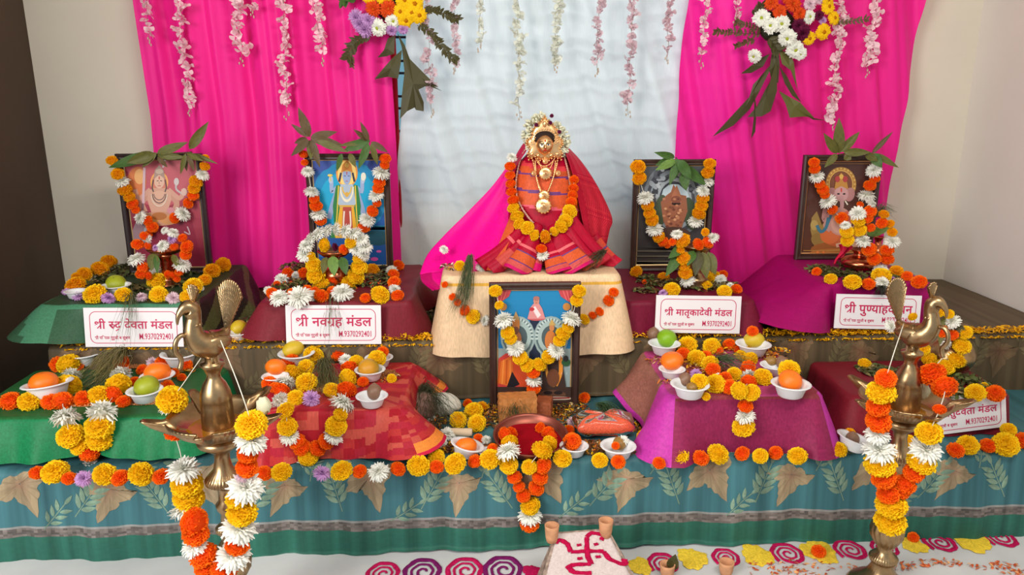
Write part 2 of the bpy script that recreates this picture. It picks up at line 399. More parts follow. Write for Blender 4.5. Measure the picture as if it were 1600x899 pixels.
class Top:                        # a draped table top: pixel to point on its top or front
    def __init__(s, zt, yf): s.zt = zt; s.yf = yf
    def at(s, px, py, lift=0.0):
        p = PZ(px, py, s.zt + lift)
        if p.y < s.yf - .004: p = PY(px, py, s.yf - .02 - lift)
        return p
def xspan(pa, pb, z): return PZ(*pa, z), PZ(*pb, z)
U1, U2, U3, U4 = Top(.622, 2.60), Top(.622, 2.60), Top(.612, 2.60), Top(.66, 2.63)
L1, L2, L3, L4 = Top(.415, 2.13), Top(.425, 2.115), Top(.458, 2.105), Top(.41, 2.19)
PED = Top(.722, 2.555)
a, c = PY(62, 470, U1.yf).x, PY(303, 470, U1.yf).x
def green_u1(x, y, d, nx, ny):
    if nx > .5: return vary(srgb(46, 40, 34), .8, 1.3) if int(d * 30 + y * 12) % 3 else vary(srgb(92, 96, 58), .8, 1.1)  # right side: shade put into the dark tone, over the patterned border
    if d == 0: return vary(srgb(50, 74, 48), .94, 1.06)
    return vary(srgb(72, 128, 98), .94, 1.06) if d < .014 or math.sin(x * 19) > .55 else vary(srgb(56, 92, 68), .92, 1.06)
drape('dark green cloth over the upper table beside the brown wall', a, c, U1.yf, 3.2, U1.zt, Z2, green_u1, M_silk, [(-1, -1, .10, .10, .035), (1, .3, .14, .09, .0)], seed=11)
a, c = PY(408, 470, U2.yf).x, PY(640, 470, U2.yf).x
drape('maroon cloth over the upper table before the blue god print', a, c, U2.yf, 3.17, U2.zt, Z2, flat(srgb(122, 36, 48)), M_silk, [(-1, -1, .07, .065, .02), (1, -.7, .06, .05, 0), (1, .6, .1, .07, .03)], seed=12)
a, c = PY(982, 470, U3.yf).x, PY(1176, 470, U3.yf).x
drape('dark maroon cloth over the upper table before the cave shrine print', a, c, U3.yf, 3.1, U3.zt, Z2, flat(srgb(112, 20, 48)), M_silk, [(1, -1, .05, .03, 0), (-1, -1, .05, .02, 0)], seed=13, waves=12)
a, c = PY(1290, 460, U4.yf).x, PY(1452, 460, U4.yf).x
drape('bright magenta cloth over the upper table before the elephant-headed god print', a, c, U4.yf, 3.12, U4.zt, Z2, flat(srgb(154, 8, 94)), M_silk, [(-1, -.75, .16, .26, .05, -1), (-1, .6, .16, .16, .02, -1)], seed=14, waves=7)
# cream pedestal cloth
a, c = PY(694, 440, PED.yf).x, PY(966, 440, PED.yf).x
def cream(x, y, d, nx, ny):
    if .028 < d < .034: return srgb(222, 170, 70)
    return vary(srgb(232, 200, 162), .97, 1.03)
drape('cream silk cloth over the tall pedestal under the goddess idol', a, c, PED.yf, 3.08, PED.zt, Z2 - .055, cream, M_silk, [(-1, -1, .09, .035, .012), (1, -1, .08, .045, .02), (-1, -.3, .1, .03, 0), (1, -.3, .1, .03, 0)], amp=.005, seed=15, flare0=.012)
# lower tables
a, c = PY(-60, 645, L1.yf).x, PY(288, 640, L1.yf).x
def green_l1(x, y, d, nx, ny): return vary(srgb(22, 116, 70), .9, 1.1) if d > .01 else vary(srgb(40, 96, 52), .92, 1.08)
drape('bright green cloth over the lower table beside the brown wall', a, c, L1.yf, 2.515, L1.zt, Z1, green_l1, M_silk, [(-.9, -1, .12, .06, .02), (1, -1, .08, .05, .02), (.2, -1, .1, .025, .03)], amp=.011, seed=16, waves=8)
a, c = PY(402, 640, L2.yf).x, PY(628, 640, L2.yf).x
def red_check(x, y, d, nx, ny):
    k = .034
    if nx > .35 and y < .2 and d > .105 and y > -.4: return vary(srgb(238, 140, 60), .95, 1.05) if d < .136 else srgb(206, 30, 70)
    uu = x + nx * d; vv = y + ny * d
    i, j = math.floor(uu / k), math.floor(vv / k); h = (i * 7 + j * 13 + (i * j) % 5) % 4
    return (srgb(168, 28, 42), srgb(186, 52, 52), srgb(176, 36, 56), srgb(196, 82, 70))[h]
drape('red checked cloth with orange hem over the lower table beside the brass lamp', a, c, L2.yf, 2.515, L2.zt, Z1, red_check, M_silk, [(1, -.9, .06, .10, .045), (1, .8, .07, .09, .06), (-1, -1, .08, .05, 0)], amp=.006, seed=17)
a, c = PY(1047, 628, L3.yf).x, PY(1280, 624, L3.yf).x
def purple(x, y, d, nx, ny):
    if nx < -.3 and y > -.1 and d < .16: return vary(srgb(150, 96, 84), .85, 1.1)
    if abs(nx) > .3: return vary(srgb(190, 56, 160), .93, 1.06)
    if d < .012 and math.sin(x * 23) > .2: return srgb(186, 70, 130)
    return vary(srgb(142, 40, 82), .9, 1.08) if d > .012 else vary(srgb(140, 56, 66), .92, 1.06)
drape('purple silk cloth over the lower table near the stone brazier', a, c, L3.yf, 2.5, L3.zt, Z1 - .002, purple, M_silk, [(-1, -1, .07, .085, 0), (1, -1, .06, .06, 0), (-1, .5, .09, .09, .07)], amp=.005, seed=18, waves=7)
a, c = PY(1330, 640, L4.yf).x, PY(1572, 640, L4.yf).x
drape('maroon cloth over the lower table beside the white wall', a, c, L4.yf, 2.5, L4.zt, Z1, flat(srgb(120, 26, 40)), M_silk, [(-1, -1, .08, .06, 0)], amp=.005, seed=19)
# ---------------------------------------------------------------- flowers
FC = {'o': (srgb(250, 78, 4), srgb(255, 120, 20)), 'y': (srgb(250, 186, 2), srgb(255, 214, 30)), 'g': (srgb(240, 146, 4), srgb(250, 180, 16)),
      'w': (srgb(236, 234, 214), srgb(246, 246, 238)), 'l': (srgb(176, 116, 190), srgb(206, 158, 214)), 'k': (srgb(222, 176, 200), srgb(236, 208, 220)),
      'd': (srgb(250, 180, 0), srgb(255, 206, 24)), 'm': (srgb(74, 14, 42), srgb(104, 24, 62)), 'r': (srgb(206, 58, 18), srgb(232, 84, 30)), 'c': (srgb(236, 236, 214), srgb(246, 248, 238))}
FNAME = {'o': 'marigold', 'y': 'marigold', 'g': 'marigold', 'w': 'chrysanthemum', 'l': 'chrysanthemum', 'k': 'chrysanthemum', 'd': 'chrysanthemum', 'm': 'chrysanthemum', 'r': 'chrysanthemum', 'c': 'chrysanthemum'}
FWORD = {'o': 'orange', 'y': 'yellow', 'g': 'deep yellow', 'w': 'white', 'l': 'lilac', 'k': 'pale pink', 'd': 'golden', 'm': 'dark maroon', 'r': 'rust orange', 'c': 'white'}
def mk_marigold(kind, seed):
    r = random.Random(seed); b = MB(); c0, c1 = FC[kind]; rx, rz = .5, .38
    b.ball((0, 0, -.01), (.43, .43, .31), 14, 9, vary(c0, .85, .85))
    for th, n in ((0, 2), (13, 6), (25, 11), (37, 16), (49, 20), (61, 23), (73, 25), (85, 25), (98, 24), (112, 20), (126, 16), (141, 11), (157, 6)):
        for k in range(n):
            a = 2 * math.pi * (k + r.uniform(-.3, .3)) / n + th; t = R(th + r.uniform(-6, 6))
            d = Vector((math.sin(t) * math.cos(a), math.sin(t) * math.sin(a), math.cos(t)))
            tip = Vector((d.x * rx, d.y * rx, d.z * rz)) * r.uniform(.92, 1.04); base = tip * .62
            wdir = d.cross(Vector((0, 0, 1))); wdir = wdir.normalized() if wdir.length > .05 else Vector((1, 0, 0))
            udir = wdir.cross(d).normalized(); tw = r.uniform(-.5, .5); wd = wdir * math.cos(tw) + udir * math.sin(tw); ud = wd.cross(d)
            W = r.uniform(.06, .085); vs = []
            for row, (q, ww) in enumerate(((0, .35), (.62, .9), (1, 1.0))):
                p = base.lerp(tip, q)
                for s_ in (-1, 0, 1):
                    ruf = (r.uniform(-.02, .025) if row == 2 else 0); vs.append(p + wd * (s_ * W * ww) + ud * ((.035 if s_ == 0 else -.012) * (1 if row else 0)) + d * (ruf + (-.02 if row == 2 and s_ == 0 else 0)))
            fs = [(0, 1, 4, 3), (1, 2, 5, 4), (3, 4, 7, 6), (4, 5, 8, 7)]; k1 = r.uniform(.86, 1.08)
            cc = [tuple(x * k1 for x in c0)] * 2 + [tuple(x * k1 for x in c1)] * 2
            b.add(vs, fs, cols=cc)
    return b
def mk_mum(kind, seed, flatn=1.0, centre=None, wide=1.0):
    r = random.Random(seed); b = MB(); c0, c1 = FC[kind]
    b.ball((0, 0, .0), (.16, .16, .12), 10, 6, centre or vary(c0, .8, .8))
    for th, n, L in ((14, 9, .28), (28, 14, .33), (42, 18, .38), (56, 22, .43), (70, 25, .46), (84, 26, .49), (98, 24, .5), (114, 20, .48)):
        th = 90 - (90 - th) * flatn
        for k in range(n):
            a = 2 * math.pi * (k + r.uniform(-.35, .35)) / n + th; t = R(th + r.uniform(-9, 9)); LL = L * r.uniform(.85, 1.1)
            hd = Vector((math.cos(a), math.sin(a), 0)); wd = Vector((-math.sin(a), math.cos(a), 0)); vs = []; W = r.uniform(.028, .038) * wide
            for q, ww in ((.12, .5), (.45, 1.0), (.8, 1.05), (1, .35)):
                tt = t - .25 * q + .55 * q * q * (1 if th > 60 else .3) * r.uniform(.6, 1.3)
                p = (hd * math.sin(tt) + Vector((0, 0, .8 * math.cos(tt)))) * LL * q
                nrm = wd.cross(p).normalized() if p.length > 1e-6 else Vector((0, 0, 1))
                vs += [p - wd * W * ww, p - nrm * W * .5 * ww, p + wd * W * ww]
            fs = []
            for i in range(3): fs += [(i * 3, i * 3 + 1, i * 3 + 4, i * 3 + 3), (i * 3 + 1, i * 3 + 2, i * 3 + 5, i * 3 + 4)]
            k1 = r.uniform(.9, 1.05); b.add(vs, fs, cols=[tuple(x * k1 for x in (c0 if f_ < 2 else c1)) for f_ in range(6)])
    return b
FM = {}
for kd in 'oyg': FM[kd] = [mk_marigold(kd, 40 + ord(kd) * 3 + i).mesh('marigold', M_petal) for i in range(3)]
for kd, fl, cen, wd in (('w', 1, None, 1.15), ('l', 1, None, 1), ('k', 1, None, 1), ('d', .35, srgb(196, 120, 4), 1.6), ('m', .8, None, 1.2), ('r', .8, srgb(200, 110, 20), 1.2), ('c', .5, srgb(170, 180, 60), 1.5)):
    FM[kd] = [mk_mum(kd, 90 + ord(kd) * 3 + i, fl, cen, wd).mesh('chrysanthemum', M_petal) for i in range(2)]
def axisq(ax, spin=None, r=rnd):
    return Vector(ax).normalized().to_track_quat('Z', 'Y') @ Quaternion((0, 0, 1), r.uniform(0, 6.28) if spin is None else spin)
TOCAM = lambda p: (CP - Vector(p)).normalized()

class Front:                      # a vertical plane facing the room
    def __init__(s, y): s.y = y
    def at(s, px, py, lift=0.0): return PY(px, py, s.y)
class Flat:
    def __init__(s, z): s.zt = z; s.yf = -9
    def at(s, px, py, lift=0.0): return PZ(px, py, s.zt + lift)

def garland(label, surf, strands, group=None, thread=True, axis=None, name='flower_garland', lift=.3, thr=None):
    """strands: lists of (px, py, kind, pixel diameter[, surf]); each strand is strung on one thread"""
    P0 = surf.at(strands[0][0][0], strands[0][0][1]); root = thing(name, label, 'garland', P0, group)
    for st in strands:
        pts = []
        for it in st:
            px, py, kd, dp = it[:4]; sf = it[4] if len(it) > 4 else surf
            p = sf.at(px, py); dia = dp * mpp(p); p = sf.at(px, py, dia * lift); pts.append((p, kd, dia))
        if thread and len(pts) > 1:
            b = MB(); b.tube(cat_rom([q[0] for q in pts], 4), .0012, 5); b.build('thread', M_thread, parent=root)
        for k, (p, kd, dia) in enumerate(pts):
            if dia < 3.5 * mpp(p): continue
            t = (pts[min(k + 1, len(pts) - 1)][0] - pts[max(k - 1, 0)][0])
            ax = -t if t.length > 1e-6 else Vector((0, 0, 1))
            if kd in 'wkl': ax = Vector((ax.x, ax.y, abs(ax.z) + .01)) if axis is None else Vector(axis)
            ax = ax.normalized() * .62 + TOCAM(p) * (.42 if kd in 'oyg' else .3) + Vector((rnd.uniform(-.2, .2), rnd.uniform(-.2, .2), rnd.uniform(-.2, .2)))
            child(FNAME[kd], rnd.choice(FM[kd]), root, p, axisq(ax), dia * 1.05)
    return root

ORD = ['', 'first', 'second', 'third', 'fourth', 'fifth', 'sixth', 'seventh', 'eighth', 'ninth', 'tenth', 'eleventh', 'twelfth', 'thirteenth', 'fourteenth', 'fifteenth', 'sixteenth', 'seventeenth', 'eighteenth']
def loose(place, surf, items, group, lift=.33):
    """single flowers lying about; labels count each kind from the left within its place"""
    cnt = {}; tot = {}
    for it in items: tot[it[2]] = tot.get(it[2], 0) + 1
    for it in sorted(items, key=lambda q: q[0]):
        px, py, kd, dp = it[:4]; sf = it[4] if len(it) > 4 else surf
        p = sf.at(px, py); dia = dp * mpp(p); p = sf.at(px, py, dia * lift)
        cnt[kd] = cnt.get(kd, 0) + 1; o_ = ORD[cnt[kd]]
        w_ = FWORD[kd] + ' ' + FNAME[kd]
        lab = (f'{w_}, {o_} from the left {place}' if tot[kd] > 1 else f'the one {w_} {place}')
        o = bpy.data.objects.new(FNAME[kd], rnd.choice(FM[kd])); COL.objects.link(o); o.location = p
        ax = Vector((0, 0, 1)) * .6 + TOCAM(p) * .6 + Vector((rnd.uniform(-.45, .45), rnd.uniform(-.1, .3), rnd.uniform(-.2, .2)))
        o.rotation_mode = 'QUATERNION'; o.rotation_quaternion = axisq(ax); o.scale = (dia * 1.05,) * 3
        tag(o, lab, 'flower', group)

# ---------------------------------------------------------------- leaves
LEAF_C = {'olive': srgb(96, 96, 44), 'dry': srgb(92, 74, 46), 'green': srgb(66, 100, 42), 'dark': srgb(74, 70, 38), 'fresh': srgb(104, 138, 62)}
def leaf_between(parent, p0, p1, width, colour, bow=.0, cup=.25, wave=.0, name='leaf', mb=None, face=None):
    p0, p1 = Vector(p0), Vector(p1); d = p1 - p0; L = d.length; d = d.normalized(); n0 = face or TOCAM((p0 + p1) / 2); s_ = d.cross(n0).normalized(); n_ = s_.cross(d)
    b = mb or MB(); vs = []; fs = []; cols = []; K = 9
    for k in range(K + 1):
        t = k / K; w_ = width / 2 * (math.sin(math.pi * min(1, t * 1.02) ** .75) ** .8 if 0 < t < 1 else .03)
        c = p0 + d * (L * t) + n_ * (bow * L * math.sin(math.pi * t)) + n_ * (wave * width * math.sin(9 * t))
        for q in (-1, -.5, 0, .5, 1): vs.append(c + s_ * (q * w_) + n_ * (cup * w_ * abs(q) ** 1.3))
    for k in range(K):
        for j in range(4):
            a = k * 5 + j; fs.append((a, a + 1, a + 6, a + 5)); cols.append(vary(colour, .86, 1.1) if (j + k) % 2 else vary(colour, .95, 1.2))
    b.add(vs, fs, cols=cols)
    for k in range(K):            # midrib
        a, c2 = vs[k * 5 + 2], vs[k * 5 + 7]; b.add([a - s_ * .0012 - n_ * -.001, a + s_ * .0012 + n_ * .001, c2 + s_ * .0008 + n_ * .001, c2 - s_ * .0008 + n_ * .001], [(0, 1, 2, 3)], vary(colour, 1.3, 1.4))
    return b.build(name, M_leaf, parent=parent) if mb is None else None
def leaf_sprig(label, y, leaves, stem=None, name='mango_leaf_sprig', cat='leaves', group=None, col=('olive', 'dry', 'green')):
    bx = sum(l[0] for l in leaves) / len(leaves); by = sum(l[1] for l in leaves) / len(leaves)
    root = thing(name, label, cat, PY(bx, by, y), group)
    for k, l in enumerate(leaves):
        x0, y0, x1, y1, wp = l[:5]; c = LEAF_C[l[5] if len(l) > 5 else col[k % len(col)]]; yy = y - .004 * (k % 5)
        a = PY(x0, y0, yy); leaf_between(root, a, PY(x1, y1, yy - rnd.uniform(-.01, .03)), wp * mpp(a), c, bow=rnd.uniform(.0, .07), cup=rnd.uniform(-.1, .4), wave=.05)
    if stem:
        b = MB(); b.tube(cat_rom([PY(a, c, y + .002) for a, c in stem], 4), .0028, 6, srgb(84, 66, 44)); b.build('stem', M_leaf, parent=root)
    return root

# ---------------------------------------------------------------- grass, litter, grain
def grass_bunch(label, pts, n, L, spread, colour, y_or=None, name='grass_bunch', root_tuft=False):
    """thin blades tied at pts[0], running through pts (3-D) and fanning out"""
    b = MB(); path = [Vector(p) for p in pts]; r = random.Random(len(label)); tot = len(path) - 1; spread *= 2.1
    for k in range(n):
        o = Vector((r.gauss(0, 1), r.gauss(0, 1) * .6, r.gauss(0, 1) * .6)) * spread; e = r.uniform(.75, 1.1); Q = []
        for i in range(7):
            t = i / 6 * e; f = min(t, .999) * tot; j = int(f); p = path[j].lerp(path[j + 1], f - j) if t < 1 else path[-1] + (path[-1] - path[-2]) * (t - 1)
            Q.append(p + o * (.22 + t * 1.0) + Vector((r.gauss(0, 1), r.gauss(0, 1), r.gauss(0, .6))) * spread * .14)
        w_ = r.uniform(.0007, .0012); c = vary(colour, .8, 2.2, r)
        Q = [q_ if q_.z > 0 else q_ for q_ in Q]; b.tube(Q, [w_ * (1 - .75 * i / 6) for i in range(7)], 3, c, cap=False)
    o = b.build(name, M_leaf, origin=path[0]); return tag(o, label, 'grass')
def litter(name, label, cat, spots, kinds, group=None):
    """uncountable scattered petals / leaf scraps: spots = (Vector centre, rx, ry, n, pile height)"""
    b = MB(); r = random.Random(len(label) * 7 + len(spots))
    for c, rx, ry, n, h in spots:
        for k in range(n):
            a = r.uniform(0, 6.28); q = math.sqrt(r.random()); p = Vector(c) + Vector((rx * q * math.cos(a), ry * q * math.sin(a), h * (1 - q * q) * r.random() + .0015))
            col, L, W = r.choice(kinds); L *= r.uniform(.7, 1.3); W *= r.uniform(.7, 1.2)
            d = Vector((r.gauss(0, 1), r.gauss(0, 1), r.gauss(0, .28 if h else .12))).normalized(); s_ = d.cross(Vector((r.gauss(0, .4), r.gauss(0, .4), 1))).normalized(); n_ = s_.cross(d); cu = r.uniform(-.25, .35)
            vs = []
            for t, ww in ((0, .3), (.35, 1), (.7, .9), (1, .15)):
                m_ = p + d * (L * (t - .5)) + n_ * (cu * L * math.sin(math.pi * t))
                vs += [m_ - s_ * (W * ww / 2), m_ + s_ * (W * ww / 2)]
            b.add(vs, [(0, 1, 3, 2), (2, 3, 5, 4), (4, 5, 7, 6)], vary(col, .75, 1.2, r))
    o = b.build(name, M_leaf, origin=spots[0][0]); return tag(o, label, cat, group, 'stuff')
PT_Y = [(srgb(246, 190, 16), .02, .006), (srgb(236, 170, 10), .016, .006)]
PT_MIX = PT_Y + [(srgb(222, 120, 30), .016, .005), (srgb(150, 92, 56), .016, .006), (srgb(214, 190, 130), .014, .005), (srgb(120, 60, 36), .016, .006)]
PT_GREEN = [(srgb(92, 104, 52), .028, .014), (srgb(78, 88, 46), .024, .012), (srgb(118, 106, 64), .022, .01), (srgb(156, 136, 92), .02, .008), (srgb(70, 66, 40), .024, .01)]
PT_BROWN = [(srgb(122, 74, 40), .02, .008), (srgb(96, 60, 38), .02, .008), (srgb(168, 116, 60), .016, .006), (srgb(74, 66, 34), .02, .009), (srgb(200, 140, 44), .014, .005)]
def grain(label, spots, col, name='grain_heap'):
    b = MB(); r = random.Random(len(label))
    for c, rx, ry, n, h in spots:
        for k in range(n):
            a = r.uniform(0, 6.28); q = math.sqrt(r.random()); p = Vector(c) + Vector((rx * q * math.cos(a), ry * q * math.sin(a), .002 + h * (1 - q * q) * r.uniform(.8, 1)))
            M = Euler((r.uniform(0, 3), r.uniform(0, 3), r.uniform(0, 3))).to_matrix(); s_ = r.uniform(.8, 1.2)
            b.add([p + M @ (Vector(v) * s_) for v in ((.0042, 0, 0), (-.0042, 0, 0), (0, .002, 0), (0, -.002, 0), (0, 0, .002), (0, 0, -.002))],
                  [(0, 2, 4), (2, 1, 4), (1, 3, 4), (3, 0, 4), (2, 0, 5), (1, 2, 5), (3, 1, 5), (0, 3, 5)], vary(col, .72, 1.22, r))
        b.lathe([(rx, .0), (rx * .6, h * .6), (rx * .2, h * .9), (0.001, h * .93)], c, 20, vary(col, .8, .8), sy=ry / rx)
    o = b.build(name, M_paint, origin=spots[0][0]); return tag(o, label, 'grain', None, 'stuff')

# ---------------------------------------------------------------- bowls and fruit
def bowl_mesh():
    b = MB(); pr = [(.001, .02), (.27, .02), (.31, .05), (.40, .30), (.42, .335), (.49, .345), (.505, .36), (.49, .375), (.41, .365), (.375, .33), (.29, .09), (.24, .055), (.001, .05)]
    b.lathe(pr, n=40, fl=lambda k, a: 1 + (.006 * math.cos(a * 20) if 3 < k < 9 else 0)); return b.mesh('bowl', M_foam)
BOWL = bowl_mesh()
def bowl(px, py, dp, surf, label, tilt=(0, 0), group='white foam bowls of fruit', z=None):
    p = PZ(px, py, surf.zt + .03) if z is None else PZ(px, py, z); dia = dp * mpp(p); p = PZ(px, py, surf.zt + dia * .36) if z is None else p; p.z = surf.zt + .001 if z is None else z - dia * .36
    o = bpy.data.objects.new('foam_bowl', BOWL); COL.objects.link(o); o.location = p; o.scale = (dia,) * 3; o.rotation_euler = (R(tilt[0]), R(tilt[1]), rnd.uniform(0, 3))
    if tilt != (0, 0): o.location.z += abs(math.sin(R(max(abs(tilt[0]), abs(tilt[1]))))) * dia * .27
    tag(o, label, 'bowl', group); return p, dia
def fruit_mesh(kind, seed):
    r = random.Random(seed); b = MB()
    C = {'orange': srgb(250, 122, 22), 'lime': srgb(128, 176, 24), 'guava': srgb(158, 168, 36), 'mango': srgb(206, 176, 40), 'ripening_mango': srgb(138, 150, 44), 'areca_nut': srgb(134, 100, 80), 'nut': srgb(150, 112, 52)}[kind]
    S = {'orange': (.5, .5, .40), 'lime': (.5, .5, .46), 'guava': (.5, .5, .44), 'mango': (.56, .44, .42), 'ripening_mango': (.54, .46, .43), 'areca_nut': (.46, .46, .5), 'nut': (.5, .44, .38)}[kind]
    e = {'orange': .1, 'areca_nut': -.14, 'mango': -.05}.get(kind, .03)
    b.ball((0, 0, 0), S, 28, 18, C, fl=lambda p: (1 - e * math.exp(-((p.x ** 2 + p.y ** 2) / .06)) * (1 if p.z > 0 else .6)) * (1 + .012 * math.sin(5 * p.x + seed) * math.cos(4 * p.y)))
    if kind == 'ripening_mango': b.c = [tuple(x + (y - x) * max(0, min(1, .5 + 1.2 * (sum(b.v[i].x for i in f) / len(f)))) for x, y in zip(C, srgb(214, 150, 34))) for f in b.f]
    if kind in ('orange', 'guava', 'lime'):
        b.lathe([(.001, S[2] * (1 - e) + .004), (.03, S[2] * (1 - e) + .002), (.045, S[2] * (1 - e) - .012)], n=7, col=srgb(96, 104, 40))
    return b.mesh(kind, M_fruit)
FRUIT = {k: fruit_mesh(k, i + 3) for i, k in enumerate(('orange', 'lime', 'guava', 'mango', 'ripening_mango', 'areca_nut', 'nut'))}
def fruit(kind, px, py, dp, z, label, rot=None, group=None):
    p = PZ(px, py, z); dia = dp * mpp(p)
    o = bpy.data.objects.new('nut' if kind == 'nut' else kind.replace('ripening_', ''), FRUIT[kind]); COL.objects.link(o); o.location = p; o.scale = (dia,) * 3
    o.rotation_euler = rot or (rnd.uniform(-.5, .1), rnd.uniform(-.4, .4), rnd.uniform(0, 6))
    tag(o, label, 'nut' if 'nut' in kind else 'fruit', group); return o
# ---------------------------------------------------------------- framed prints
class Print:
    """flat colour shapes of a print, one thin layer above the other, in the plane y"""
    def __init__(s, y): s.b = MB(); s.y = y; s.n = 0
    def poly(s, pts, c):
        s.n += 1; s.b.add([PY(x, y, s.y) + Vector((0, -.00006 * s.n, 0)) for x, y in pts], [tuple(range(len(pts)))], srgb(*c))
    def ell(s, cx, cy, rx, ry, c, rot=0, n=20, a0=0, a1=360):
        cr, sr = math.cos(R(rot)), math.sin(R(rot)); P = []
        for k in range(n + (a1 - a0 < 360)):
            a = R(a0 + (a1 - a0) * k / n); x, y = rx * math.cos(a), ry * math.sin(a); P.append((cx + x * cr - y * sr, cy + x * sr + y * cr))
        s.poly(P, c)
    def ring(s, cx, cy, rx, ry, w_, c, a0=0, a1=360, n=24):
        s.n += 1; vs = []; 
        for k in range(n + 1):
            a = R(a0 + (a1 - a0) * k / n)
            for q in (1, 1 - w_ / rx): vs.append(PY(cx + rx * q * math.cos(a), cy + ry * q * math.sin(a), s.y) + Vector((0, -.00006 * s.n, 0)))
        s.b.add(vs, [(2 * k, 2 * k + 2, 2 * k + 3, 2 * k + 1) for k in range(n)], srgb(*c))
    def line(s, pts, w_, c):
        s.n += 1; pts = [Vector((x, y, 0)) for x, y in pts]; pts = cat_rom(pts, 4) if len(pts) > 2 else pts; vs = []; K = len(pts)
        wf = w_ if callable(w_) else (lambda t: w_)
        for k, p in enumerate(pts):
            t = (pts[min(k + 1, K - 1)] - pts[max(k - 1, 0)]).normalized(); nn = Vector((-t.y, t.x, 0)) * wf(k / (K - 1)) / 2
            for q in (p - nn, p + nn): vs.append(PY(q.x, q.y, s.y) + Vector((0, -.00006 * s.n, 0)))
        s.b.add(vs, [(2 * k, 2 * k + 2, 2 * k + 3, 2 * k + 1) for k in range(K - 1)], srgb(*c))
    def shade(s, x0, y0, x1, y1, ct, cb, n=12):
        x0 -= 26; x1 += 26
        for k in range(n):
            t = (k + .5) / n; s.b.add([PY(x, y, s.y) for x, y in ((x0, y0 + (y1 - y0) * k / n), (x1, y0 + (y1 - y0) * k / n), (x1, y0 + (y1 - y0) * (k + 1) / n), (x0, y0 + (y1 - y0) * (k + 1) / n))], [(0, 1, 2, 3)], srgb(*[a + (c - a) * t for a, c in zip(ct, cb)]))
def picture(label, x0, y0, x1, y1, Y, zb, draw, bw=9.5, fillet=(196, 168, 120), wood=M_wood):
    """x0..x1, y0: outer top edge in pixels; stands on height zb in the plane Y"""
    a, c = PY(x0, y0, Y), PY(x1, y0, Y); X0, X1, ZT = a.x, c.x, a.z; m = bw * mpp(a)
    root = thing('framed_print', label, 'picture', ((X0 + X1) / 2, Y, zb))
    b = MB(); D = .022
    prof = [(0, 0), (0, D * .8), (m * .25, D), (m * .6, D * .86), (m * .8, D * .9), (m, D * .35)]      # inset, towards the room
    ring = lambda i, d: [Vector((X0 + i, Y - d, zb + i)), Vector((X1 - i, Y - d, zb + i)), Vector((X1 - i, Y - d, ZT - i)), Vector((X0 + i, Y - d, ZT - i))]
    vs = []; fs = []
    for i, d in prof: vs += ring(i, d)
    for k in range(len(prof) - 1):
        for j in range(4):
            q = (j + 1) % 4; fs.append((k * 4 + j, k * 4 + q, k * 4 + 4 + q, k * 4 + 4 + j))
    fs.append((3, 2, 1, 0)); b.add(vs, fs); b.build('frame', wood, parent=root, smooth=False)
    b = MB(); f = m * .16; vs = ring(m, D * .4) + ring(m + f, D * .3); b.add(vs, [(j, (j + 1) % 4, 4 + (j + 1) % 4, 4 + j) for j in range(4)]); b.build('fillet', mat('gilt_fillet%d' % sum(fillet), fillet, rough=.35, metal=.5), parent=root, smooth=False)
    pr = Print(Y - .006); p = pix((X0 + m, Y - .006, ZT - m)); q = pix((X1 - m, Y - .006, ZT - m)); s_ = pix((X0 + m, Y - .006, zb + m))
    draw(pr, min(p[0], pix((X0 + m, Y - .006, zb + m))[0]), p[1], q[0], s_[1]); 
    # trim what runs over the opening
    me = pr.b; lo, hi = (X0 + m, zb + m), (X1 - m, ZT - m)
    for v in me.v: v.x = min(max(v.x, lo[0]), hi[0]); v.z = min(max(v.z, lo[1]), hi[1])
    me.build('print', M_print, parent=root, smooth=False); return root

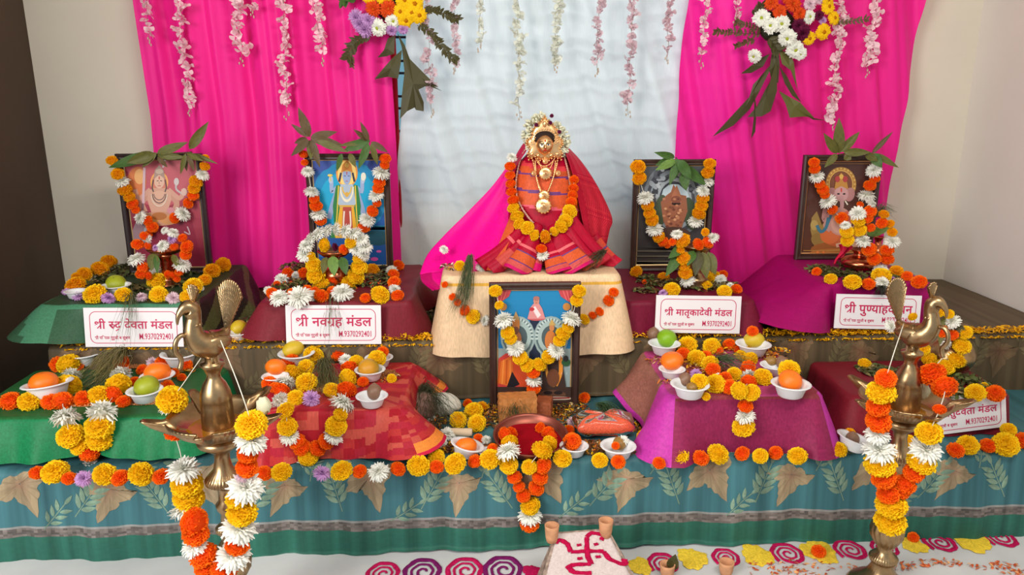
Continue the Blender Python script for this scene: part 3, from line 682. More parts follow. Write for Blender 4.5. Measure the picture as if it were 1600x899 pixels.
def draw_rudra(P, x0, y0, x1, y1):
    P.shade(x0 - 3, y0 - 3, x1 + 3, y1 + 16, (176, 78, 92), (128, 26, 52))
    P.ell(250, 283, 52, 40, (188, 92, 104)); P.ell(212, 290, 16, 30, (206, 120, 72), 10); P.ell(218, 276, 8, 12, (226, 170, 110))
    P.poly([(198, 345), (300, 345), (318, 420), (196, 420)], (134, 30, 58)); P.ell(222, 360, 14, 26, (150, 120, 130), 20)
    P.ell(249, 285, 14, 17, (232, 170, 96)); P.ell(249, 285, 11.5, 14, (206, 126, 110))
    for sg in (-1, 1):
        P.line([(249 + sg * 10, 300), (249 + sg * 27, 316), (249 + sg * 22, 332)], 9, (196, 146, 128)); P.line([(249 + sg * 14, 296), (249 + sg * 32, 310), (249 + sg * 38, 296)], 7, (204, 156, 138))
    P.poly([(232, 298), (241, 294), (257, 294), (266, 298), (268, 312), (260, 336), (238, 336), (230, 312)], (208, 160, 140)); P.ell(249, 309, 12, 11, (216, 172, 150))
    P.ell(249, 342, 34, 11, (196, 146, 120)); P.ell(234, 344, 14, 7, (214, 160, 92)); P.ell(264, 344, 14, 7, (210, 150, 96)); P.ell(249, 338, 12, 6, (176, 110, 60))
    P.ell(249, 284, 8, 10.5, (220, 180, 160)); P.poly([(240, 280), (242, 266), (249, 258), (256, 266), (258, 280), (249, 273)], (168, 142, 132)); P.ell(249, 268, 6, 4, (198, 176, 160))
    P.line([(240, 281), (238, 292), (240, 300)], 2, (96, 76, 76)); P.line([(258, 281), (260, 292), (258, 300)], 2, (96, 76, 76))
    P.line([(245, 283), (248, 282.5)], 1.1, (60, 40, 46)); P.line([(250.5, 282.5), (253.5, 283)], 1.1, (60, 40, 46)); P.line([(249, 284), (249, 288)], .8, (170, 120, 110)); P.line([(246.5, 290.5), (251.5, 290.5)], 1, (170, 70, 70)); P.line([(249, 276), (249, 280)], 1.4, (190, 40, 40))
    P.ring(249, 303, 9, 10, 1.1, (110, 90, 92), 0, 180); P.ring(249, 303, 13, 20, 1.2, (222, 206, 190), 0, 180); P.ring(249, 303, 11, 15, 1.1, (96, 76, 80), 0, 180)
    P.line([(226, 262), (224, 318)], lambda t: 4 + 2 * math.sin(3 * t), (206, 176, 186)); P.line([(224, 318), (222, 338)], 3, (140, 110, 120))
    P.line([(287, 304), (276, 296), (276, 286)], 3, (190, 176, 180)); P.ell(276, 284, 4, 6, (202, 190, 192)); P.ell(288, 300, 4.5, 6, (214, 180, 170)); P.line([(288, 362), (297, 366), (293, 354)], 2, (190, 160, 170)); P.ell(267, 329, 6, 5, (206, 140, 150))
    P.line([(255, 262), (258, 250)], 3, (186, 170, 176)); P.line([(228, 356), (224, 380)], 4, (170, 176, 190))
def draw_blue(P, x0, y0, x1, y1):
    P.shade(x0 - 3, y0 - 3, x1 + 3, y1 + 16, (40, 92, 168), (14, 78, 150)); P.ell(545, 310, 60, 58, (18, 132, 186)); P.ell(545, 312, 46, 46, (14, 160, 204)); P.ell(496, 256, 22, 12, (52, 74, 152)); P.ell(594, 258, 20, 12, (40, 62, 140))
    P.shade(x0 - 3, 352, x1 + 3, 372, (20, 110, 146), (16, 92, 140)); P.ell(590, 372, 22, 12, (22, 78, 96)); P.ell(585, 405, 6, 3, (206, 76, 160)); P.ell(592, 393, 4, 2, (206, 90, 170)); P.ell(562, 408, 20, 2, (40, 110, 176)); P.ell(510, 400, 14, 2, (40, 110, 176))
    P.ell(542, 270, 17, 23, (232, 150, 60)); P.ell(542, 271, 14.5, 20, (244, 208, 120))
    for sg in (-1, 1):
        P.line([(542 + sg * 15, 292), (542 + sg * 23, 300), (542 + sg * 24, 283)], 6, (150, 170, 206)); P.line([(542 + sg * 14, 296), (542 + sg * 22, 320), (542 + sg * 28, 342)], 8, (142, 160, 198)); P.ell(542 + sg * 25, 281, 3.5, 6, (176, 190, 214))
        P.poly([(542 + sg * 8, 288), (542 + sg * 17, 290), (542 + sg * 22, 322), (542 + sg * 20, 350), (542 + sg * 26, 372), (542 + sg * 14, 372), (542 + sg * 11, 330)], (40, 120, 62)); P.line([(542 + sg * 13, 290), (542 + sg * 15, 330), (542 + sg * 18, 370)], 1.8, (222, 190, 60))
    P.poly([(532, 288), (552, 288), (556, 318), (551, 326), (533, 326), (528, 318)], (170, 186, 204)); P.poly([(531, 324), (553, 324), (560, 372), (524, 372)], (226, 170, 44)); P.poly([(536, 322), (549, 322), (552, 365), (534, 365)], (176, 70, 60)); P.line([(538, 330), (537, 352), (541, 360)], 2.4, (232, 220, 206)); P.line([(547, 330), (548, 352), (544, 360)], 2.4, (232, 220, 206))
    P.ring(542, 292, 8, 14, 2, (222, 180, 70), 0, 180); P.ring(542, 292, 11, 24, 2, (236, 226, 200), 0, 180); P.ell(542, 304, 3, 4, (214, 166, 70)); P.line([(530, 322), (554, 322)], 3, (214, 166, 60))
    P.poly([(535, 276), (536, 268), (548, 268), (549, 276), (546, 286), (542, 289), (538, 286)], (150, 168, 206)); P.poly([(533, 270), (535, 258), (542, 250), (549, 258), (551, 270), (542, 266)], (206, 130, 50)); P.ell(542, 258, 3, 4, (236, 186, 80))
    P.line([(533, 270), (530, 284)], 3, (40, 40, 66)); P.line([(551, 270), (554, 284)], 3, (40, 40, 66)); P.line([(537.5, 275), (540.5, 275)], 1, (30, 34, 60)); P.line([(543.5, 275), (546.5, 275)], 1, (30, 34, 60)); P.line([(540, 283), (544, 283)], 1, (170, 80, 100)); P.line([(542, 268), (542, 273)], 1.2, (200, 60, 50))
    P.ell(516, 274, 4, 2, (226, 200, 90)); P.line([(516, 276), (517, 283)], 1.2, (226, 200, 90)); P.ell(568, 276, 4, 6.5, (226, 222, 206))
def draw_cave(P, x0, y0, x1, y1):
    P.shade(x0 - 3, y0 - 3, x1 + 3, y1 + 16, (84, 88, 96), (40, 34, 32)); r = random.Random(4)
    for rx, c in ((48, (118, 126, 134)), (43, (66, 68, 76)), (38, (138, 148, 156)), (33, (78, 80, 88)), (28, (156, 166, 172)), (23, (60, 62, 72))): P.ell(1053, 312, rx, rx * 1.25, c)
    for k in range(46):
        a = R(r.uniform(180, 360)); q = r.uniform(26, 46); P.ell(1053 + q * math.cos(a), 308 + q * 1.15 * math.sin(a), r.uniform(2, 6), r.uniform(1.5, 4), r.choice([(150, 158, 166), (56, 58, 66), (176, 184, 190), (92, 96, 104)]), r.uniform(0, 180))
    P.poly([(1030, 318), (1036, 296), (1046, 288), (1060, 288), (1074, 300), (1080, 318)], (186, 204, 212)); P.ell(1032, 330, 10, 26, (70, 84, 60), 8); P.ell(1078, 334, 10, 26, (62, 78, 54), -8)
    P.poly([(1048, 300), (1052, 288), (1062, 304), (1072, 306), (1074, 330), (1066, 352), (1062, 366), (1046, 366), (1036, 345), (1032, 316), (1040, 306)], (150, 92, 66)); P.poly([(1050, 304), (1057, 289), (1063, 304), (1064, 316), (1056, 322), (1048, 316)], (172, 108, 78))
    P.ell(1056, 318, 7, 3, (56, 30, 26)); P.ell(1056, 312, 8, 6, (132, 76, 58)); P.line([(1052, 311), (1055, 311)], 1.2, (40, 24, 22)); P.line([(1058, 311), (1061, 311)], 1.2, (40, 24, 22)); P.ell(1056, 318.5, 5, 1.6, (30, 18, 18))
    for k in range(40): P.ell(1052 + r.gauss(0, 9), 340 + r.gauss(0, 11), 2.4, 1.8, r.choice([(186, 126, 92), (128, 74, 54), (206, 150, 110), (110, 60, 46)]))
    P.ell(1052, 366, 26, 12, (74, 52, 44)); P.shade(x0 - 3, 388, x1 + 3, y1, (58, 52, 46), (72, 64, 56), 5)
    for yy in (392, 400, 408): P.line([(x0, yy), (x1, yy)], 1.6, (110, 104, 90))
def draw_elephant(P, x0, y0, x1, y1):
    P.shade(x0 - 3, y0 - 3, x1 + 3, y1 + 16, (70, 38, 36), (92, 56, 38)); r = random.Random(9)
    P.ring(1314, 288, 24, 27, 5, (176, 128, 62)); P.ell(1314, 288, 19, 22, (120, 70, 48)); P.ring(1314, 288, 19, 22, 1.2, (214, 170, 90))
    for k in range(24): a = 2 * math.pi * k / 24; P.ell(1314 + 21.5 * math.cos(a), 288 + 24.5 * math.sin(a), 1.4, 1.4, (216, 178, 100))
    P.poly([(1268, 340), (1276, 330), (1284, 352), (1292, 340), (1300, 372), (1290, 390), (1272, 384), (1266, 360)], (150, 122, 66)); P.ell(1272, 352, 6, 8, (176, 150, 86)); P.ell(1276, 374, 9, 10, (140, 112, 60))
    P.ell(1314, 390, 48, 13, (150, 88, 44)); P.ell(1314, 396, 50, 8, (176, 108, 52)); P.line([(1290, 392), (1340, 390)], 2, (206, 146, 76))
    P.ell(1316, 372, 32, 14, (188, 92, 50)); P.ell(1296, 368, 15, 13, (204, 104, 56)); P.ell(1336, 372, 14, 10, (190, 96, 56)); P.line([(1306, 384), (1326, 380), (1340, 386)], 6, (210, 168, 140))
    P.ell(1312, 346, 19, 22, (190, 140, 130)); P.ell(1312, 350, 14, 15, (204, 156, 142))
    for sg in (-1, 1): P.line([(1313 + sg * 14, 330), (1313 + sg * 26, 344), (1313 + sg * 24, 326)], 7, (176, 128, 124)); P.line([(1313 + sg * 14, 336), (1313 + sg * 24, 352), (1313 + sg * 16, 360)], 7, (186, 138, 130))
    P.line([(1294, 340), (1290, 356), (1282, 362), (1276, 352)], 5, (62, 116, 140)); P.line([(1298, 336), (1292, 352)], 4, (62, 116, 140))
    for sg in (-1, 1): P.ell(1314 + sg * 13, 304, 8, 11, (176, 124, 124), sg * 15)
    P.ell(1314, 303, 11, 12, (196, 150, 150)); P.line([(1314, 306), (1315, 322), (1310, 334), (1304, 332)], lambda t: 7 - 3 * t, (188, 142, 144)); P.line([(1308, 314), (1304, 320)], 2, (232, 224, 206)); P.line([(1320, 314), (1324, 320)], 2, (232, 224, 206))
    P.ell(1309.5, 303, 2.2, 1.3, (40, 24, 28)); P.ell(1318.5, 303, 2.2, 1.3, (40, 24, 28)); P.line([(1314, 294), (1314, 300)], 2, (200, 60, 50)); P.poly([(1303, 296), (1306, 280), (1314, 270), (1322, 280), (1325, 296), (1314, 291)], (186, 132, 60)); P.ell(1308, 280, 4, 5, (170, 60, 62)); P.ell(1320, 280, 4, 5, (170, 60, 62)); P.ell(1314, 276, 3, 4, (214, 170, 84))
    P.ring(1313, 334, 11, 18, 1.6, (214, 170, 90), 0, 180); P.line([(1322, 330), (1328, 350)], 5, (204, 96, 80))
    for k in range(8): P.ell(1277 + 9 * (k % 2), 398 - 2 * (k % 3), 2, 3, (214, 120, 60))
    P.line([(x0 + 4, y1 - 5), (x1 - 4, y1 - 5)], 1.2, (176, 128, 66)); P.line([(x0 + 4, y0 + 4), (x1 - 4, y0 + 4)], 1, (150, 104, 58))
def draw_shrine(P, x0, y0, x1, y1):
    P.shade(x0 - 3, y0, x1 + 3, 545, (26, 132, 184), (16, 112, 170)); P.shade(x0 - 3, 545, x1 + 3, y1, (140, 156, 156), (96, 92, 84))
    P.poly([(x0 - 2, 545), (x1 + 2, 545), (x1 + 2, 615), (x0 - 2, 615)], (142, 160, 160))
    P.poly([(828, 500), (842, 500), (846, 600), (826, 600)], (24, 40, 66))
    for cx in (809, 861):
        for rx, c in ((27, (150, 172, 172)), (24, (86, 108, 112)), (21, (164, 186, 184)), (15, (74, 92, 96))): P.ell(cx, 527, rx, rx * 1.22, c)
        for k in range(17): a = R(175 + 190 * k / 16); P.ell(cx + 22.5 * math.cos(a), 527 + 27.5 * math.sin(a), 2.6, 1.6, (190, 208, 206), math.degrees(a))
    for sg, xx in ((1, x0 - 1), (-1, x1 + 1)):
        P.poly([(xx, y0), (xx + sg * 24, y0), (xx + sg * 20, y0 + 10), (xx + sg * 8, y0 + 18), (xx, y0 + 22)], (196, 70, 76))
        for k in range(3): P.line([(xx + sg * (5 + 6 * k), y0), (xx + sg * (3 + 4 * k), y0 + 16)], 1.3, (226, 110, 110))
        P.ell(xx + sg * 11, y0 + 26, 6, 6, (196, 130, 60))
    P.ell(838, 497, 14, 4, (196, 90, 96)); P.poly([(824, 498), (829, 480), (834, 474), (842, 474), (847, 482), (852, 498)], (214, 140, 140)); P.poly([(831, 482), (836, 478), (845, 492), (840, 497)], (236, 220, 220)); P.ell(838, 470, 4.6, 6, (204, 140, 120)); P.ell(838, 466, 5, 3.4, (170, 110, 100)); P.ell(831, 483, 4, 3, (186, 50, 60)); P.line([(836, 470), (837.2, 470)], .8, (60, 30, 30)); P.line([(839, 470), (840.2, 470)], .8, (60, 30, 30)); P.line([(836.5, 473), (839.5, 473)], .8, (150, 60, 60))
    P.poly([(779, 560), (790, 552), (812, 552), (826, 580), (832, 612), (776, 612)], (196, 60, 56)); P.poly([(780, 566), (798, 556), (806, 576), (798, 604), (776, 598)], (222, 112, 40))
    for k in range(7): P.line([(782 + 5 * k, 562), (778 + 6.4 * k, 600)], 2.4, (236, 140, 60) if k % 2 else (190, 84, 30))
    P.poly([(800, 562), (826, 580), (838, 614), (816, 610), (804, 590)], (214, 80, 40)); P.poly([(800, 580), (812, 600), (800, 606), (792, 604)], (30, 26, 32)); P.ell(806, 506, 6, 14, (190, 120, 60)); P.ell(806, 530, 9, 14, (176, 110, 66)); P.ell(806, 516, 5, 6, (120, 74, 56)); P.poly([(800, 500), (806, 486), (812, 500)], (176, 140, 90))
    P.ell(862, 512, 4, 5.5, (196, 130, 80)); P.poly([(857, 508), (862, 498), (868, 508)], (196, 160, 90)); P.ell(860, 532, 9, 16, (200, 120, 60)); P.poly([(850, 546), (876, 546), (884, 604), (846, 604)], (60, 44, 40)); P.line([(874, 546), (876, 580), (868, 602)], 6, (224, 140, 44)); P.line([(852, 560), (856, 590), (866, 604)], 4, (214, 150, 60)); P.ell(864, 590, 10, 14, (110, 66, 44)); P.ell(884, 566, 7, 6, (40, 84, 50)); P.ell(884, 560, 4, 5, (36, 40, 46))
    P.poly([(x0 - 2, 604), (x1 + 2, 604), (x1 + 2, y1 + 2), (x0 - 2, y1 + 2)], (62, 44, 38)); P.ell(862, 616, 22, 7, (100, 66, 50)); P.ell(868, 622, 26, 3, (196, 176, 160)); P.ell(800, 616, 20, 6, (90, 50, 40)); P.line([(844, 622), (890, 621)], 2, (150, 40, 40)); P.ell(856, 613, 7, 3, (40, 30, 30)); P.ell(872, 613, 7, 3, (40, 30, 30))

FY = 3.06
picture('dark framed print of a seated four-armed god on maroon ground', 182, 240, 316, 418, FY, U1.zt, draw_rudra, wood=mat('dark_wood2', (46, 34, 36), rough=.4))
picture('dark framed print of a blue-skinned god with a green shawl on blue ground', 477, 240, 608, 415, FY, U2.zt, draw_blue)
picture('dark framed print of a copper goddess in a grey rock cave', 990, 249, 1117, 420, FY, U3.zt, draw_cave)
picture('dark framed print of an elephant-headed god with a gold halo', 1255, 242, 1377, 412, 3.04, U4.zt, draw_elephant, fillet=(206, 150, 100))
picture('dark framed print with two silver arches standing against the cream pedestal', 764, 441, 907, 635, 2.455, Z1, draw_shrine, bw=12)

F_ = Front(FY - .035)
garland('garland of yellow, white and orange flowers on the maroon seated god print', F_, [[(175, 251, 'g', 17), (184, 272, 'g', 20), (191, 284, 'w', 24), (195, 297, 'g', 22), (202, 308, 'g', 18), (207, 319, 'o', 18), (212, 328, 'o', 13), (219, 340, 'w', 24), (231, 345, 'o', 16), (238, 355, 'o', 18), (232, 366, 'o', 12)],
  [(320, 247, 'g', 13), (320, 260, 'g', 16), (317, 273, 'w', 22), (306, 284, 'g', 21), (303, 295, 'g', 18), (302, 306, 'o', 17), (294, 318, 'o', 16), (286, 334, 'w', 26), (273, 341, 'o', 17)]], 'garlands on the framed prints')
garland('garland of orange and white flowers on the blue god print', F_, [[(474, 241, 'o', 14), (476, 254, 'o', 12), (481, 268, 'w', 22), (487, 300, 'w', 25), (491, 311, 'o', 17), (494, 322, 'o', 20), (498, 335, 'w', 27), (501, 345, 'o', 18)],
  [(602, 248, 'o', 18), (601, 258, 'o', 15), (596, 270, 'w', 30), (593, 285, 'o', 19), (591, 295, 'o', 18), (587, 305, 'w', 26), (589, 318, 'o', 14), (582, 330, 'o', 19), (574, 343, 'w', 27), (569, 355, 'o', 20)]], 'garlands on the framed prints')
garland('garland of deep yellow and white flowers on the cave goddess print', F_, [[(997, 261, 'g', 24), (999, 279, 'g', 22), (1008, 309, 'w', 28), (1012, 321, 'g', 20), (1015, 333, 'g', 19), (1019, 344, 'g', 21), (1023, 358, 'w', 27), (1029, 370, 'g', 20), (1036, 378, 'o', 17), (1043, 382, 'o', 13)],
  [(1109, 256, 'g', 19), (1106, 270, 'g', 21), (1106, 284, 'w', 20), (1099, 298, 'w', 23), (1098, 310, 'g', 20), (1096, 322, 'g', 20), (1092, 334, 'g', 22), (1087, 346, 'w', 25)]], 'garlands on the framed prints')
garland('garland of orange and white flowers on the elephant-headed god print', Front(3.005), [[(1272, 254, 'o', 17), (1273, 264, 'o', 18), (1276, 276, 'w', 24), (1281, 288, 'o', 16), (1286, 297, 'o', 18), (1289, 305, 'o', 14), (1293, 314, 'w', 27), (1301, 328, 'o', 16), (1315, 341, 'o', 19)],
  [(1365, 266, 'w', 25), (1367, 279, 'o', 16), (1359, 290, 'o', 19), (1354, 306, 'w', 28), (1344, 320, 'o', 11)]], 'garlands on the framed prints')
garland('garland of yellow and white flowers on the two-arched shrine print', Front(2.42), [[(774, 455, 'y', 21), (780, 477, 'y', 15), (787, 500, 'w', 33), (793, 520, 'y', 22), (798, 530, 'y', 20), (805, 544, 'w', 30), (813, 559, 'y', 24), (824, 571, 'y', 23), (834, 581, 'o', 22), (834, 595, 'w', 26), (834, 608, 'o', 22)],
  [(905, 455, 'y', 22), (901, 470, 'y', 20), (893, 498, 'w', 33), (888, 512, 'y', 20), (880, 522, 'y', 23), (874, 533, 'y', 20), (869, 548, 'w', 29), (857, 558, 'y', 22), (843, 570, 'y', 23)]], 'garlands on the framed prints')

# mango leaves over the frames
leaf_sprig('mango leaf sprig drooping over the top of the maroon seated god print', FY - .045, [(238, 240, 170, 262, 17, 'green'), (242, 240, 198, 255, 18, 'olive'), (244, 238, 222, 262, 10, 'olive'), (245, 240, 294, 222, 14, 'olive'), (296, 233, 326, 190, 15, 'olive'), (246, 243, 292, 246, 11, 'olive'), (246, 245, 262, 262, 8, 'dry'), (292, 240, 318, 252, 9, 'olive'), (290, 240, 282, 272, 8, 'olive'), (293, 242, 304, 268, 8, 'dry'), (300, 240, 340, 256, 7, 'olive'), (288, 243, 292, 268, 7, 'dry')], [(240, 242), (270, 240), (300, 238)], group='mango leaf sprigs over the prints')
leaf_sprig('dry mango leaf sprig drooping over the top of the blue god print', FY - .045, [(484, 214, 466, 168, 15, 'dry'), (482, 214, 455, 194, 9, 'dry'), (485, 215, 527, 206, 13, 'dry'), (486, 217, 535, 226, 14, 'dry'), (482, 218, 455, 244, 12, 'dry'), (484, 219, 486, 250, 12, 'olive'), (486, 218, 500, 262, 12, 'dry'), (480, 216, 460, 224, 10, 'dry'), (495, 220, 545, 238, 12, 'olive'), (576, 220, 563, 190, 9, 'dry'), (576, 220, 552, 202, 9, 'dry'), (578, 219, 536, 236, 16, 'green'), (576, 224, 560, 264, 13, 'green'), (580, 222, 606, 238, 10, 'dry'), (580, 224, 590, 258, 10, 'olive'), (578, 220, 528, 228, 9, 'olive'), (534, 240, 526, 268, 9, 'green'), (546, 240, 556, 262, 10, 'olive')], [(486, 217), (530, 228), (578, 221)], group='mango leaf sprigs over the prints')
leaf_sprig('green mango leaf sprig hanging over the cave goddess print', FY - .045, [(1054, 246, 1022, 238, 11, 'green'), (1052, 250, 1024, 258, 14, 'green'), (1056, 250, 1024, 266, 13, 'fresh'), (1058, 248, 1054, 280, 15, 'green'), (1060, 250, 1080, 280, 17, 'green'), (1064, 258, 1104, 290, 17, 'green'), (1068, 270, 1072, 298, 16, 'green'), (1058, 252, 1046, 290, 12, 'green')], [(1056, 246), (1070, 270)], group='mango leaf sprigs over the prints')
leaf_sprig('mango leaf sprig standing up over the elephant-headed god print', 2.995, [(1311, 240, 1311, 184, 17, 'olive'), (1308, 240, 1287, 208, 13, 'olive'), (1314, 238, 1343, 206, 13, 'olive'), (1308, 241, 1288, 262, 11, 'olive'), (1318, 238, 1360, 238, 13, 'olive'), (1362, 240, 1395, 206, 8, 'dry'), (1362, 240, 1378, 262, 16, 'green'), (1366, 240, 1404, 262, 10, 'olive'), (1352, 240, 1372, 252, 12, 'olive'), (1320, 242, 1330, 250, 12, 'olive')], [(1310, 242), (1340, 238), (1366, 241)], group='mango leaf sprigs over the prints')

# ---------------------------------------------------------------- hanging strings of cloth blossoms
def blossom(seed, c):
    r = random.Random(seed); b = MB()
    for j in range(4):
        o = Vector((r.uniform(-.3, .3), r.uniform(-.15, .15), r.uniform(-.25, .25))); q = Euler((r.uniform(-1, 1), r.uniform(-.6, .6), r.uniform(0, 6))).to_matrix()
        for k in range(3):
            a = 2 * math.pi * k / 3 + r.random(); vs = [o]
            for i in range(7):
                t = -1 + i / 3; vs.append(o + q @ Vector((math.cos(a + .75 * t) * .46 * (1 - .18 * t * t), .12 - .1 * abs(t), math.sin(a + .75 * t) * .46 * (1 - .18 * t * t))))
            b.add(vs, [(0, i, i + 1) for i in range(1, 7)], vary(c, .9, 1.05, r))
    return b.mesh('blossom', mat('cloth_blossom', attr=True, rough=.7, transl=.3))
BL = {k: [blossom(60 + i + j, c) for i in range(3)] for j, (k, c) in enumerate((('p', srgb(250, 224, 230)), ('q', srgb(226, 200, 208)), ('c', srgb(232, 234, 222))))}
def blossom_string(label, x0, y1, x1, k, size=13, gap=13, y0=-60):
    yy = YC - .055; a = PY(x0, y0, yy); root = thing('blossom_string', label, 'garland', PY(x1, y1, yy), 'hanging strings of cloth blossoms')
    fn = lambda y: (x0 + (x1 - x0) * (y - y0) / (y1 - y0) + 1.5 * math.sin(y * .11), y)
    b = MB(); b.tube([PY(*fn(y0 + (y1 + 12 - y0) * i / 20), yy) for i in range(21)], .0009, 4, srgb(150, 140, 110)); b.build('stem', M_leaf, parent=root)
    y = y0 + 6
    while y < y1:
        x, _ = fn(y); s_ = size * rnd.uniform(.8, 1.25); p = PY(x + rnd.uniform(-4, 4), y, yy - .006)
        child('blossom', rnd.choice(BL[k]), root, p, Euler((rnd.uniform(-.4, .4), rnd.uniform(0, 6), rnd.uniform(-.4, .4))).to_quaternion(), s_ * mpp(p) * 1.25); y += gap * rnd.uniform(.75, 1.35)
    b = MB()
    for i in range(4): p = PY(x1 + rnd.uniform(-4, 4), y1 + 4 + 3.5 * i, yy); b.ball(p, (.003, .003, .006), 6, 4, srgb(200, 180, 160))
    b.build('bud_tip', M_leaf, parent=root)
PK = 'pink blossom string'
for args in (('short pale pink blossom string at the outer edge of the first pink curtain', 224, 56, 232, 'p', 14, 14), ('long pale pink blossom string above the maroon seated god print', 273, 166, 297, 'p', 14, 14), ('broad pale pink blossom string between the two long ones on pink curtain', 364, 88, 378, 'p', 16, 11), ('thin pale pink blossom string beside the broad one', 392, 12, 394, 'p', 12, 12),
             ('longest pale pink blossom string on the first pink curtain, above the dry mango leaves', 440, 172, 448, 'p', 14, 12), ('pale pink blossom string between the longest one and the bouquet', 486, 88, 504, 'p', 13, 12), ('dusty pink blossom string just beside the bouquet over the window gap', 664, 168, 674, 'q', 12, 15), ('dusty pink blossom string behind the curling bouquet twig', 706, 100, 712, 'q', 12, 14),
             ('short cream blossom string on the white curtain', 748, 66, 750, 'c', 9, 13), ('long cream blossom string just before the head of the goddess idol', 808, 172, 811, 'c', 12, 12), ('shorter cream blossom string right above the goddess idol', 870, 98, 867, 'c', 13, 11), ('dusty pink blossom string with a short tail past the goddess idol', 936, 104, 934, 'q', 11, 13),
             ('longest dusty pink blossom string on the white curtain', 994, 168, 981, 'q', 13, 12), ('dusty pink blossom string at the edge of the white curtain', 1046, 84, 1043, 'q', 12, 14), ('pale pink blossom string on the curtain beside the leafy bouquet', 1106, 92, 1096, 'p', 12, 12), ('pale pink blossom string tucked behind the leafy bouquet', 1158, 24, 1150, 'p', 11, 12),
             ('long pale pink blossom string above the elephant-headed god print', 1322, 188, 1301, 'p', 14, 10), ('shorter pale pink blossom string nearest the white wall', 1376, 106, 1356, 'p', 14, 10)):
    blossom_string(*args)

# ---------------------------------------------------------------- the two bouquets on the curtains
def bouquet(label, y, cx, cy, flowers, blades, twigs):
    root = thing('bouquet', label, 'bouquet', PY(cx, cy, y))
    for px, py, kd, dp in flowers:
        p = PY(px, py, y); dia = dp * mpp(p); d = math.hypot(px - cx, py - cy); p = PY(px, py, y - .03 - .035 * max(0, 1 - d / 70))
        child(FNAME[kd], rnd.choice(FM[kd]), root, p, axisq(TOCAM(p) * 1.2 + Vector(((px - cx) / 90, 0, -(py - cy) / 90)) + Vector((rnd.uniform(-.2, .2), 0, rnd.uniform(-.2, .2)))), dia * 1.05)
    for bl in blades:              # torn palm blades: outline in pixels
        pts = bl[0]; b = MB(); c = LEAF_C[bl[1]]; n = len(pts); dz = -.012 - .006 * (len(bl[0]) % 3)
        cx_, cy_ = sum(p[0] for p in pts) / n, sum(p[1] for p in pts) / n
        vs = [PY(x, yy, y + dz + .006 * math.sin(i * 2.1)) for i, (x, yy) in enumerate(pts)] + [PY(cx_, cy_, y + dz - .004)]
        b.add(vs, [(i, (i + 1) % n, n) for i in range(n)], cols=[vary(c, .82, 1.12) for i in range(n)]); b.build('palm_blade', M_leaf, parent=root, solid=.0012, smooth=False)
    for tw in twigs:               # twig with small leaves: path, leaf size, colour
        path = cat_rom([Vector((x, yy, 0)) for x, yy in tw[0]], 5); b = MB()
        P = [PY(q.x, q.y, y - .02) for q in path]; b.tube(P, .0014, 5, srgb(70, 54, 40))
        for k in range(1, len(P)):
            for sg in (-1, 1):
                t = (P[k] - P[k - 1]).normalized(); d = (t * rnd.uniform(.3, .9) + Vector((0, rnd.uniform(-.8, .1), 0)) + t.cross(Vector((0, 1, 0))) * sg * rnd.uniform(.5, 1)).normalized()
                leaf_between(None, P[k], P[k] + d * tw[1] * mpp(P[k]) * rnd.uniform(.7, 1.2), tw[1] * .42 * mpp(P[k]), LEAF_C[tw[2]], mb=b)
        b.build('twig', M_leaf, parent=root)
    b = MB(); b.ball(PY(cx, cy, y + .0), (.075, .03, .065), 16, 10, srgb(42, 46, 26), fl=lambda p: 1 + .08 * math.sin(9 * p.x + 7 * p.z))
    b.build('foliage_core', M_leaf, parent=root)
bouquet('bouquet of yellow, rust and lilac flowers with torn palm blades over the window gap', YC - .05, 618, 8,
  [(607, 14, 'r', 28), (583, 14, 'r', 26), (600, -8, 'd', 30), (576, -6, 'd', 24), (632, 0, 'd', 28), (648, 6, 'd', 28), (655, 24, 'd', 26), (634, 32, 'd', 25), (644, 20, 'd', 26), (625, 18, 'd', 24), (652, -12, 'd', 28), (630, -18, 'd', 26), (590, 44, 'c', 28), (614, 33, 'c', 24), (556, 27, 'l', 26), (570, 46, 'l', 28), (562, 38, 'l', 26), (575, 32, 'l', 24), (612, 48, 'l', 18), (630, 46, 'l', 17), (604, -24, 'r', 26), (560, -16, 'l', 22)],
  [([(617, 56), (606, 60), (600, 78), (590, 90), (604, 88), (616, 84)], 'dark'), ([(628, 78), (612, 92), (598, 108), (585, 124), (606, 120), (622, 123), (626, 100)], 'dark'), ([(621, 52), (632, 70), (640, 92), (658, 110), (684, 136), (670, 132), (654, 140), (662, 160), (662, 174), (650, 172), (648, 168), (636, 174), (625, 186), (628, 150), (632, 112), (628, 74)], 'dark'), ([(655, 120), (672, 132), (690, 142), (674, 136)], 'dark')],
  [([(580, 54), (562, 62), (550, 74), (543, 92)], 13, 'dark'), ([(662, 16), (680, 16), (700, 24), (714, 30)], 11, 'dark'), ([(652, 40), (672, 50), (686, 66), (698, 82), (712, 94)], 11, 'dark'), ([(556, 2), (545, -4), (534, 0)], 14, 'green'), ([(552, 70), (550, 92), (550, 104)], 6, 'dry')])
